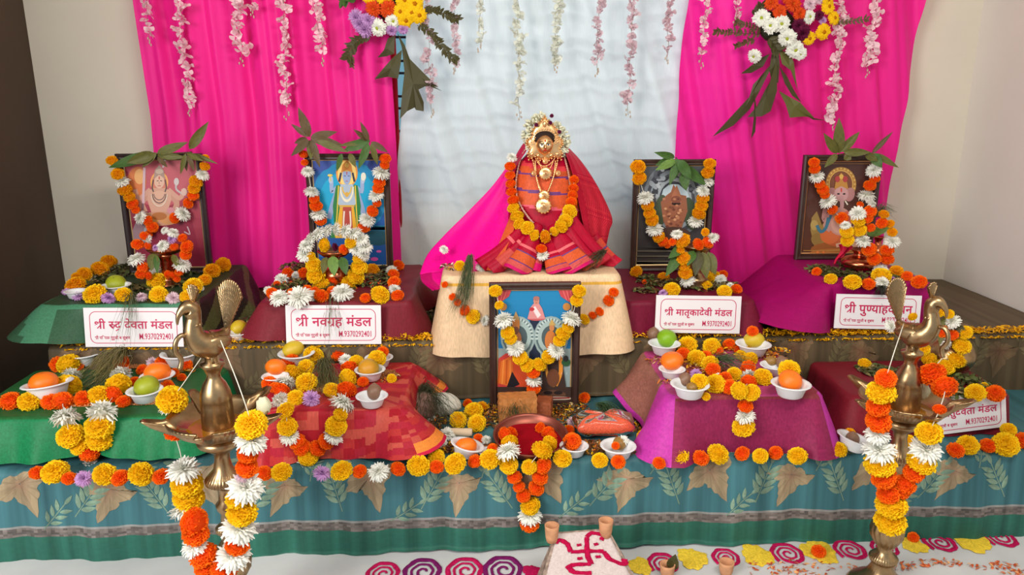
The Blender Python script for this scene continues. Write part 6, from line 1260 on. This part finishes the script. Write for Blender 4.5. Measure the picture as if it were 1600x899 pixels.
loose('on the bright green table cloth', L1, [(17, 627, 'o', 31), (46, 628, 'y', 33), (80, 628, 'o', 28), (130, 624, 'o', 26), (155, 618, 'y', 32), (193, 628, 'o', 22), (92, 570, 'o', 26), (122, 571, 'o', 18), (255, 568, 'o', 24), (290, 570, 'o', 21), (262, 604, 'o', 21), (211, 597, 'o', 18), (272, 583, 'o', 16), (222, 578, 'o', 18), (240, 566, 'k', 22), (284, 590, 'o', 14)], 'loose flowers on the bright green cloth')
loose('on the red checked cloth', L2, [(490, 557, 'y', 31), (478, 574, 'y', 25), (530, 554, 'o', 25), (547, 551, 'o', 17), (479, 598, 'y', 32), (421, 600, 'o', 24), (462, 622, 'y', 26), (487, 623, 'l', 28), (518, 610, 'y', 25), (540, 562, 'w', 22), (567, 597, 'o', 18), (612, 592, 'y', 15), (430, 606, 'o', 18)], 'loose flowers on the red checked cloth')
loose('on the purple silk cloth', L3, [(1074, 540, 'y', 29), (1067, 553, 'o', 21), (1088, 560, 'y', 27), (1103, 559, 'o', 23), (1109, 569, 'y', 27), (1114, 578, 'o', 23), (1112, 542, 'y', 27), (1097, 533, 'o', 15), (1122, 548, 'o', 16), (1139, 539, 'o', 20), (1155, 548, 'o', 17), (1166, 545, 'y', 16), (1158, 556, 'y', 18), (1132, 592, 'o', 23), (1139, 605, 'o', 25), (1147, 585, 'y', 23), (1117, 601, 'y', 31), (1192, 590, 'y', 29), (1087, 584, 'l', 19), (1122, 590, 'w', 18), (1103, 620, 'y', 14)], 'loose flowers on the purple silk cloth')
loose('about the red powder plate on the step', T1, [(716, 657, 'y', 27), (740, 643, 'y', 29), (745, 662, 'y', 29), (731, 631, 'o', 15), (752, 637, 'g', 20), (682, 714, 'y', 26), (700, 678, 'w', 24), (690, 692, 'w', 22), (673, 654, 'w', 17), (748, 687, 'o', 18), (760, 688, 'w', 18), (889, 673, 'o', 18), (895, 660, 'k', 20), (913, 622, 'o', 18), (1005, 681, 'g', 20), (980, 626, 'o', 14)], 'loose flowers about the red powder plate')
loose('on the dark green upper cloth', U1, [(170, 409, 'g', 23), (156, 421, 'g', 26), (132, 429, 'g', 22), (120, 433, 'g', 16), (118, 446, 'g', 29), (148, 460, 'y', 33), (193, 461, 'y', 25), (245, 440, 'y', 29), (245, 430, 'w', 30), (248, 461, 'y', 27), (104, 456, 'l', 14), (122, 463, 'l', 18), (170, 466, 'l', 22), (221, 464, 'k', 19), (271, 466, 'k', 22), (293, 464, 'y', 23), (302, 448, 'y', 29), (320, 438, 'g', 20), (331, 424, 'g', 25), (348, 415, 'g', 25), (305, 459, 'l', 11), (314, 451, 'w', 10)], 'loose flowers on the dark green cloth')
loose('on the maroon cloth before blue god', U2, [(450, 427, 'o', 18), (440, 436, 'w', 22), (433, 444, 'o', 11), (426, 459, 'o', 19), (420, 454, 'w', 16), (436, 465, 'w', 30), (474, 427, 'o', 19), (462, 430, 'w', 14), (467, 464, 'w', 40), (456, 457, 'o', 14), (490, 462, 'w', 22), (502, 463, 'o', 23), (521, 458, 'o', 22), (535, 457, 'w', 36), (571, 466, 'o', 17), (594, 461, 'y', 29), (622, 415, 'o', 19), (612, 423, 'w', 19), (615, 429, 'o', 18), (616, 441, 'o', 20), (617, 452, 'w', 19), (621, 462, 'o', 20), (582, 422, 'g', 21), (480, 452, 'o', 14), (492, 454, 'o', 13)], 'loose flowers on the maroon cloth')
loose('on the cloth before the cave goddess', U3, [(994, 425, 'g', 19), (1037, 434, 'g', 18), (1050, 453, 'y', 25), (1095, 431, 'y', 13), (1105, 429, 'y', 13), (1094, 442, 'y', 15), (1110, 437, 'y', 15), (1117, 431, 'y', 15), (1105, 446, 'y', 16), (1126, 437, 'w', 19), (1130, 429, 'o', 14), (1151, 452, 'o', 17), (1132, 456, 'y', 22), (1036, 458, 'l', 15), (1008, 441, 'o', 9), (1141, 446, 'w', 12)], 'loose flowers before the cave goddess')
loose('on the bright magenta cloth', U4, [(1276, 425, 'o', 15), (1298, 436, 'y', 19), (1332, 441, 'y', 26), (1357, 444, 'o', 20), (1375, 422, 'w', 24), (1377, 432, 'y', 29), (1379, 442, 'w', 24), (1400, 425, 'g', 21), (1417, 432, 'o', 17), (1400, 444, 'o', 15), (1436, 441, 'o', 23), (1394, 437, 'l', 14)], 'loose flowers on the magenta cloth')
loose('on the lower maroon cloth by the wall', L4, [(1351, 569, 'y', 20), (1524, 614, 'y', 29), (1555, 615, 'o', 27), (1538, 603, 'y', 12), (1576, 672, 'y', 22, Flat(Z1 + .03))], 'loose flowers on the lower maroon cloth')
loose('on the upper step petals', Flat(Z2), [(1250, 502, 'o', 18), (313, 510, 'o', 16)], 'loose flowers on the upper step')

# ---------------------------------------------------------------- petals, leaf litter and grain nobody could count
def spots(z, lst): return [(PZ(x, y, z + .001), rx * mpp(PZ(x, y, z)), rx * ar * mpp(PZ(x, y, z)), n, h) for x, y, rx, ar, n, h in lst]
litter('petal_strip', 'line of yellow petals along the olive upper step edge', 'petals', [(Vector((x, T2F + .028, Z2 + .002)), .052, .024, 95, .02) for x in [X2L + .06 + .072 * i for i in range(int((XR - X2L - .1) / .072))] if not (PED.yf and PY(688, 530, T2F).x < x < PY(972, 530, T2F).x)], PT_Y)
b_ = [(Vector((x, T2F - .004, Z2 - .012)), .045, .004, 22, 0) for x in [X2L + .1 + .1 * i for i in range(int((XR - X2L - .2) / .1))] if not (PY(688, 530, T2F).x < x < PY(972, 530, T2F).x)]
litter('hanging_petals', 'yellow petals tipping over the olive upper step edge', 'petals', b_, PT_Y)
litter('petal_litter', 'brown and yellow petal litter on the upper step beside the magenta cloth', 'petals', spots(Z2, [(1225, 490, 60, 1.6, 520, .02), (1195, 505, 40, 1.4, 260, .015), (1270, 505, 40, 1.2, 220, .012), (985, 500, 14, 3, 60, .01)]), PT_BROWN + PT_Y[:1])
litter('petal_litter', 'dark leaf litter on the upper step beside the cream pedestal cloth', 'leaves', spots(Z2, [(662, 500, 22, 2.6, 130, .02), (390, 505, 18, 2.5, 80, .01), (350, 470, 14, 3, 60, .01)]), PT_GREEN + PT_BROWN[:2])
litter('petal_litter', 'mixed petals strewn on the lower step about the red powder plate', 'petals', spots(Z1, [(770, 650, 50, .9, 624, .02), (880, 640, 40, .9, 520, .016), (720, 700, 60, .35, 416, .008), (920, 700, 60, .4, 520, .01), (660, 660, 40, 1, 416, .02), (1000, 660, 34, 1, 416, .016), (850, 655, 60, .6, 312, .01), (990, 705, 26, .5, 182, .006), (1010, 630, 30, 1, 208, .01)]), PT_MIX + PT_BROWN)
litter('petal_litter', 'petals strewn on the purple silk cloth', 'petals', spots(L3.zt, [(1035, 565, 26, 1.0, 70, .006), (1100, 575, 44, .7, 170, .012), (1140, 550, 60, .4, 120, .01), (1195, 560, 34, .9, 110, .014), (1210, 550, 26, .8, 80, .01), (1150, 600, 50, .3, 90, .004), (1045, 597, 16, .5, 20, .002)]), PT_MIX)
litter('petal_litter', 'petals and crumbs strewn on the red checked cloth', 'petals', spots(L2.zt, [(540, 560, 50, .4, 80, .006), (600, 590, 24, 1, 50, .004), (500, 610, 50, .5, 70, .004)]), PT_MIX[2:])
litter('petal_litter', 'petals strewn among bowls on the bright green cloth', 'petals', spots(L1.zt, [(280, 580, 30, .7, 80, .008), (175, 550, 20, 1, 40, .008), (120, 610, 40, .4, 40, .004)]), PT_MIX[1:])
litter('leaf_litter', 'green leaf litter heaped on the dark green upper cloth', 'leaves', spots(U1.zt, [(190, 425, 36, 1.6, 225, .02), (150, 448, 26, 1, 120, .02), (215, 452, 30, .7, 135, .016), (275, 445, 24, .9, 135, .016), (300, 425, 18, 1.6, 90, .012), (240, 420, 46, 1.2, 135, .01)]), PT_GREEN)
litter('leaf_litter', 'green leaf litter heaped on the maroon upper cloth', 'leaves', spots(U2.zt, [(460, 420, 24, 1.6, 165, .02), (455, 445, 30, .9, 165, .016), (580, 440, 34, 1.2, 285, .022), (595, 425, 22, 1.8, 135, .02), (520, 450, 40, .5, 120, .012), (470, 455, 24, .5, 90, .01)]), PT_GREEN + [(srgb(226, 90, 30), .014, .006)])
litter('leaf_litter', 'dark leaf litter heaped on the cloth before the cave goddess', 'leaves', spots(U3.zt, [(1020, 440, 26, 1.4, 210, .02), (1060, 445, 36, .9, 210, .018), (1110, 450, 40, .6, 165, .012), (1010, 455, 20, .8, 105, .016), (1140, 446, 16, 1, 75, .012)]), PT_GREEN + PT_BROWN[:2])
litter('leaf_litter', 'dark leaf litter heaped on the bright magenta cloth', 'leaves', spots(U4.zt, [(1290, 425, 26, 1.4, 195, .02), (1330, 432, 36, .8, 165, .014), (1390, 430, 24, 1, 105, .012), (1345, 420, 36, 1.2, 120, .01)]), PT_GREEN)
litter('leaf_litter', 'dark leaf litter about the brass pot near the white wall', 'leaves', spots(L4.zt, [(1370, 580, 30, 1, 165, .016), (1510, 600, 34, .9, 210, .03), (1490, 615, 30, .6, 120, .02), (1420, 585, 30, .8, 90, .01)]), PT_GREEN)
litter('leaf_litter', 'flowers scraps and leaves strewn at the feet of the idol', 'leaves', spots(PED.zt, [(712, 418, 26, .8, 70, .012), (770, 415, 30, .5, 50, .008), (905, 415, 20, .7, 50, .008), (935, 412, 18, .8, 40, .01)]), PT_GREEN[2:] + PT_Y + [(srgb(236, 232, 214), .016, .006)])
grain('wheat grains spread on the bright green cloth', spots(L1.zt, [(222, 628, 40, .35, 420, .006), (130, 632, 26, .4, 160, .004), (215, 570, 24, .7, 180, .008)]), srgb(206, 142, 92))
grain('wheat grains spread on the red checked cloth', spots(L2.zt, [(505, 600, 70, .45, 600, .004), (590, 585, 30, .7, 180, .004)]), srgb(190, 128, 82))
grain('brown grain heap beside the lower maroon cloth', spots(Z1, [(1300, 640, 34, .8, 500, .05)]), srgb(150, 84, 64))

# ---------------------------------------------------------------- floor sheet, rangoli, stone brazier, clay cups
b = MB(); x0, x1, y0_, y1_ = -1.9, XR - .02, 1.0, T1F - .012
b.grid(lambda u, v: Vector((x0 + (x1 - x0) * u, y0_ + (y1_ - y0_) * v, .0022 + .0012 * math.sin(u * 40 + 6 * v) * math.sin(v * 17 + 8 * u))), 120, 50, srgb(206, 208, 210))
tag(b.build('floor_sheet', mat('white_sheet', attr=True, rough=.7, noise=((9, 9, 9), 4, .93, 1.04)), origin=(0, 1.5, 0)), 'white sheet spread on the floor before the teal step', 'sheet')
M_pow = mat('rangoli_powder', attr=True, rough=.95, spec=.05, noise=((260, 260, 260), 2, .8, 1.15))
def rangoli(label, px, py, dp, col, kind, seed=0):
    p = PZ(px, py, .0046); m = mpp(p); r_ = dp / 2 * m * 1.04; rr = random.Random(seed + int(px)); b = MB()
    if kind == 'spiral':
        for turn0, ph in ((0, 0),):
            vs = []; K = 90
            for k in range(K + 1):
                t = k / K; a = ph + t * 2 * math.pi * 2.6; q = r_ * (.12 + .82 * t) * (1 + .03 * math.sin(7 * a)); w_ = r_ * (.09 if t > .6 else .07) * rr.uniform(.85, 1.15) * (1.4 if .62 < t else 1)
                for s_, h in ((-1, 0), (-.3, .0022), (.3, .0022), (1, 0)): vs.append(p + Vector((math.cos(a) * (q + s_ * w_), math.sin(a) * (q + s_ * w_) * 1.2, h)))
            b.add(vs, [(4 * k + j, 4 * k + j + 1, 4 * k + j + 5, 4 * k + j + 4) for k in range(K) for j in range(3)], cols=[vary(col, .85, 1.15, rr) for _ in range(K * 3)])
    else:
        n = 40; ri = [0, .3, .6, .85, 1]; vs = []; ph = [rr.uniform(0, 6) for _ in range(3)]
        for q in ri:
            for k in range(n):
                a = 2 * math.pi * k / n; f = 1 + .1 * math.sin(3 * a + ph[0]) + .07 * math.sin(7 * a + ph[1]) + .05 * math.sin(13 * a + ph[2]); vs.append(p + Vector((math.cos(a) * r_ * q * f, math.sin(a) * r_ * 1.2 * q * f, (.002 if q < .9 else 0) * rr.uniform(.6, 1.1))))
        b.add(vs, [(j * n + k, j * n + (k + 1) % n, (j + 1) * n + (k + 1) % n, (j + 1) * n + k) for j in range(len(ri) - 1) for k in range(n)], cols=[vary(col, .85, 1.1, rr) for _ in range((len(ri) - 1) * n)])
    o = b.build('rangoli_spiral' if kind == 'spiral' else 'rangoli_patch', M_pow, origin=p); tag(o, label, 'rangoli', 'rangoli powder figures on the floor sheet')
CR, YE, VI = srgb(186, 26, 84), srgb(240, 206, 66), srgb(120, 30, 96)
for px, py, dp, col, kd, lab in ((1038, 881, 50, CR, 'spiral', 'crimson powder spiral behind the clay cup with a leaf'), (1082, 873, 44, YE, 'patch', 'yellow powder patch between the first two crimson spirals'), (1136, 872, 44, CR, 'spiral', 'crimson powder spiral behind the small clay cup'), (1183, 868, 46, YE, 'patch', 'yellow powder patch past the small clay cup'), (1232, 866, 52, CR, 'spiral', 'crimson powder spiral halfway to the brass lamp'), (1280, 862, 50, YE, 'patch', 'yellow powder patch under the orange marigold before the brass lamp'),
                           (1330, 860, 50, CR, 'spiral', 'crimson powder spiral just before the brass lamp'), (1384, 857, 42, CR, 'spiral', 'crimson powder spiral behind the brass lamp base'), (1428, 852, 36, YE, 'patch', 'pale yellow powder patch just past the brass lamp'), (1470, 848, 50, CR, 'spiral', 'smudged crimson powder spiral past the brass lamp'), (1516, 844, 54, YE, 'patch', 'wide yellow powder patch near the white wall'), (1564, 841, 50, CR, 'spiral', 'crimson powder spiral nearest the white wall'), (1000, 885, 36, YE, 'patch', 'yellow powder patch at the foot of the stone brazier'),
                           (830, 893, 26, CR, 'patch', 'crimson powder patch beside the stone brazier'), (788, 891, 64, VI, 'spiral', 'violet powder spiral beside the stone brazier'), (728, 892, 60, CR, 'spiral', 'crimson powder spiral second from the stone brazier'), (662, 894, 62, VI, 'spiral', 'violet powder spiral third from the stone brazier'), (600, 897, 54, CR, 'spiral', 'crimson powder spiral farthest from the stone brazier')):
    rangoli(lab, px, py, dp, col, kd)
litter('petal_litter', 'orange petal crumbs strewn on the white floor sheet', 'petals', spots(.004, [(1250, 890, 90, .25, 60, 0), (1465, 880, 40, .3, 50, 0), (1550, 885, 40, .3, 50, 0), (1230, 893, 30, .3, 24, 0), (1200, 880, 50, .3, 16, 0), (1410, 885, 24, .4, 30, 0), (1590, 895, 30, .3, 30, 0)]), [(srgb(226, 120, 70), .014, .006), (srgb(236, 170, 110), .012, .005), (srgb(206, 84, 40), .013, .006)])
loose('on the white floor sheet by the lamp', Flat(.004), [(1279, 862, 'o', 22), (1427, 840, 'o', 17)], 'loose flowers on the floor sheet')
# brazier: tapered block with powdered sloping top, red swastika and four clay cups
bk, fr = [PZ(868, 832, .15), PZ(950, 826, .15)], [PZ(846, 906, .055), PZ(992, 902, .055)]
root = thing('stone_brazier', 'squat tapered stone block with white powder top and crimson swastika before the teal step', 'brazier', ((bk[0].x + bk[1].x) / 2, (bk[0].y + fr[0].y) / 2, .004))
bf = [Vector((fr[0].x - .012, fr[0].y - .015, .004)), Vector((fr[1].x + .012, fr[1].y - .015, .004))]; bb = [Vector((bk[0].x - .05, bk[0].y + .012, .004)), Vector((bk[1].x + .05, bk[1].y + .012, .004))]
TOPQ = lambda u, v: (fr[0].lerp(fr[1], u)).lerp(bk[0].lerp(bk[1], u), v)
b = MB(); rr = random.Random(5)
def quad(p, q, r_, s_, n=14):
    def f(u, v):
        w_ = p.lerp(q, u).lerp(s_.lerp(r_, u), v); e = 1 if 0 < u < 1 and 0 < v < 1 else 0
        return w_ + Vector((.0025 * math.sin(97 * u + 31 * v), .002 * math.sin(57 * v + 21 * u), .002 * math.sin(71 * u * v))) * e
    b.grid(f, n, n, cf=lambda u, v: vary(srgb(168, 146, 132), .8, 1.1, rr))
quad(bf[0], bf[1], fr[1], fr[0]); quad(bf[1], bb[1], bk[1], fr[1]); quad(bb[1], bb[0], bk[0], bk[1]); quad(bb[0], bf[0], fr[0], bk[0])
quad(fr[0], fr[1], bk[1], bk[0]); b.build('block', mat('rough_stone', attr=True, rough=.9, spec=.1, noise=((60, 60, 60), 5, .55, 1.2), bump=(90, .7, .006)), parent=root)
nt_ = (fr[1] - fr[0]).cross(bk[0] - fr[0]).normalized()
b = MB()
def ptop(u, v): 
    e = min(u, 1 - u, v, 1 - v); return TOPQ(.04 + .92 * u, .02 + .95 * v) + nt_ * ((.006 if e > .001 else .0008) + .0014 * math.sin(41 * u + 13 * v) * math.sin(37 * v + 5 * u))
b.grid(ptop, 40, 40, cf=lambda u, v: vary(srgb(206, 190, 186), .92, 1.05, rr)); b.build('white_powder', mat('flour', attr=True, rough=.95, spec=.05, bump=(160, .6, .004)), parent=root)
b = MB()
def arm(pts, w_=.078):
    C = cat_rom([Vector((x, y, 0)) for x, y in pts], 6); vs = []
    for k, q in enumerate(C):
        t = (C[min(k + 1, len(C) - 1)] - C[max(k - 1, 0)]).normalized(); n = Vector((-t.y, t.x, 0)); 
        for s_, h in ((-1, .0072), (-.4, .0102), (.4, .0102), (1, .0072)): q2 = q + n * (s_ * w_ / 2 * rr.uniform(.8, 1.15)); vs.append(TOPQ(q2.x, q2.y) + nt_ * h)
    b.add(vs, [(4 * k + j, 4 * k + j + 1, 4 * k + j + 5, 4 * k + j + 4) for k in range(len(C) - 1) for j in range(3)], cols=[vary(srgb(176, 18, 66), .85, 1.15, rr) for _ in range((len(C) - 1) * 3)])
arm([(.55, .28), (.53, .52), (.56, .84)]); arm([(.30, .55), (.54, .55), (.76, .53)])
arm([(.56, .84), (.66, .92), (.84, .86), (.78, .76)]); arm([(.30, .55), (.24, .72), (.10, .82), (.06, .74)]); arm([(.55, .28), (.36, .28), (.28, .24), (.36, .12), (.54, .10)]); arm([(.76, .53), (.80, .38), (.94, .26), (.99, .36)])
for x, y in ((.42, .68), (.68, .68), (.42, .40), (.66, .42)): arm([(x - .035, y), (x + .035, y + .01)], .06)
b.build('red_swastika', M_pow, parent=root)
CLAY = srgb(206, 150, 112)
def clay_cup(mb, c, r_, h): mb.lathe([(.001, 0), (r_ * .7, 0), (r_ * .85, h * .3), (r_ * .95, h * .8), (r_, h), (r_ * .84, h), (r_ * .7, h * .4), (.001, h * .3)], c, 28, CLAY)
for q in ((862, 846), (946, 838)):
    p = PZ(q[0], q[1], .135); b = MB(); clay_cup(b, p, 11.5 * mpp(p), .05); b.build('clay_cup', mat('clay', attr=True, rough=.9, spec=.1, noise=((50, 50, 50), 3, .8, 1.1)), parent=root)
for q, lab, lf in (((1042, 902), 'small clay cup holding a dark leaf on the floor sheet', True), ((1134, 898), 'small bare clay cup on the floor sheet before a crimson spiral', False)):
    p = PZ(q[0], q[1], .004); o = thing('clay_cup', lab, 'cup', p, 'clay cups on the floor'); b = MB(); clay_cup(b, p + Vector((0, 0, .002)), .022, .04); b.build('cup', MATS['clay'], parent=o)
    if lf: leaf_between(o, p + Vector((.012, .004, .02)), p + Vector((.02, -.004, .075)), .034, LEAF_C['dark'])
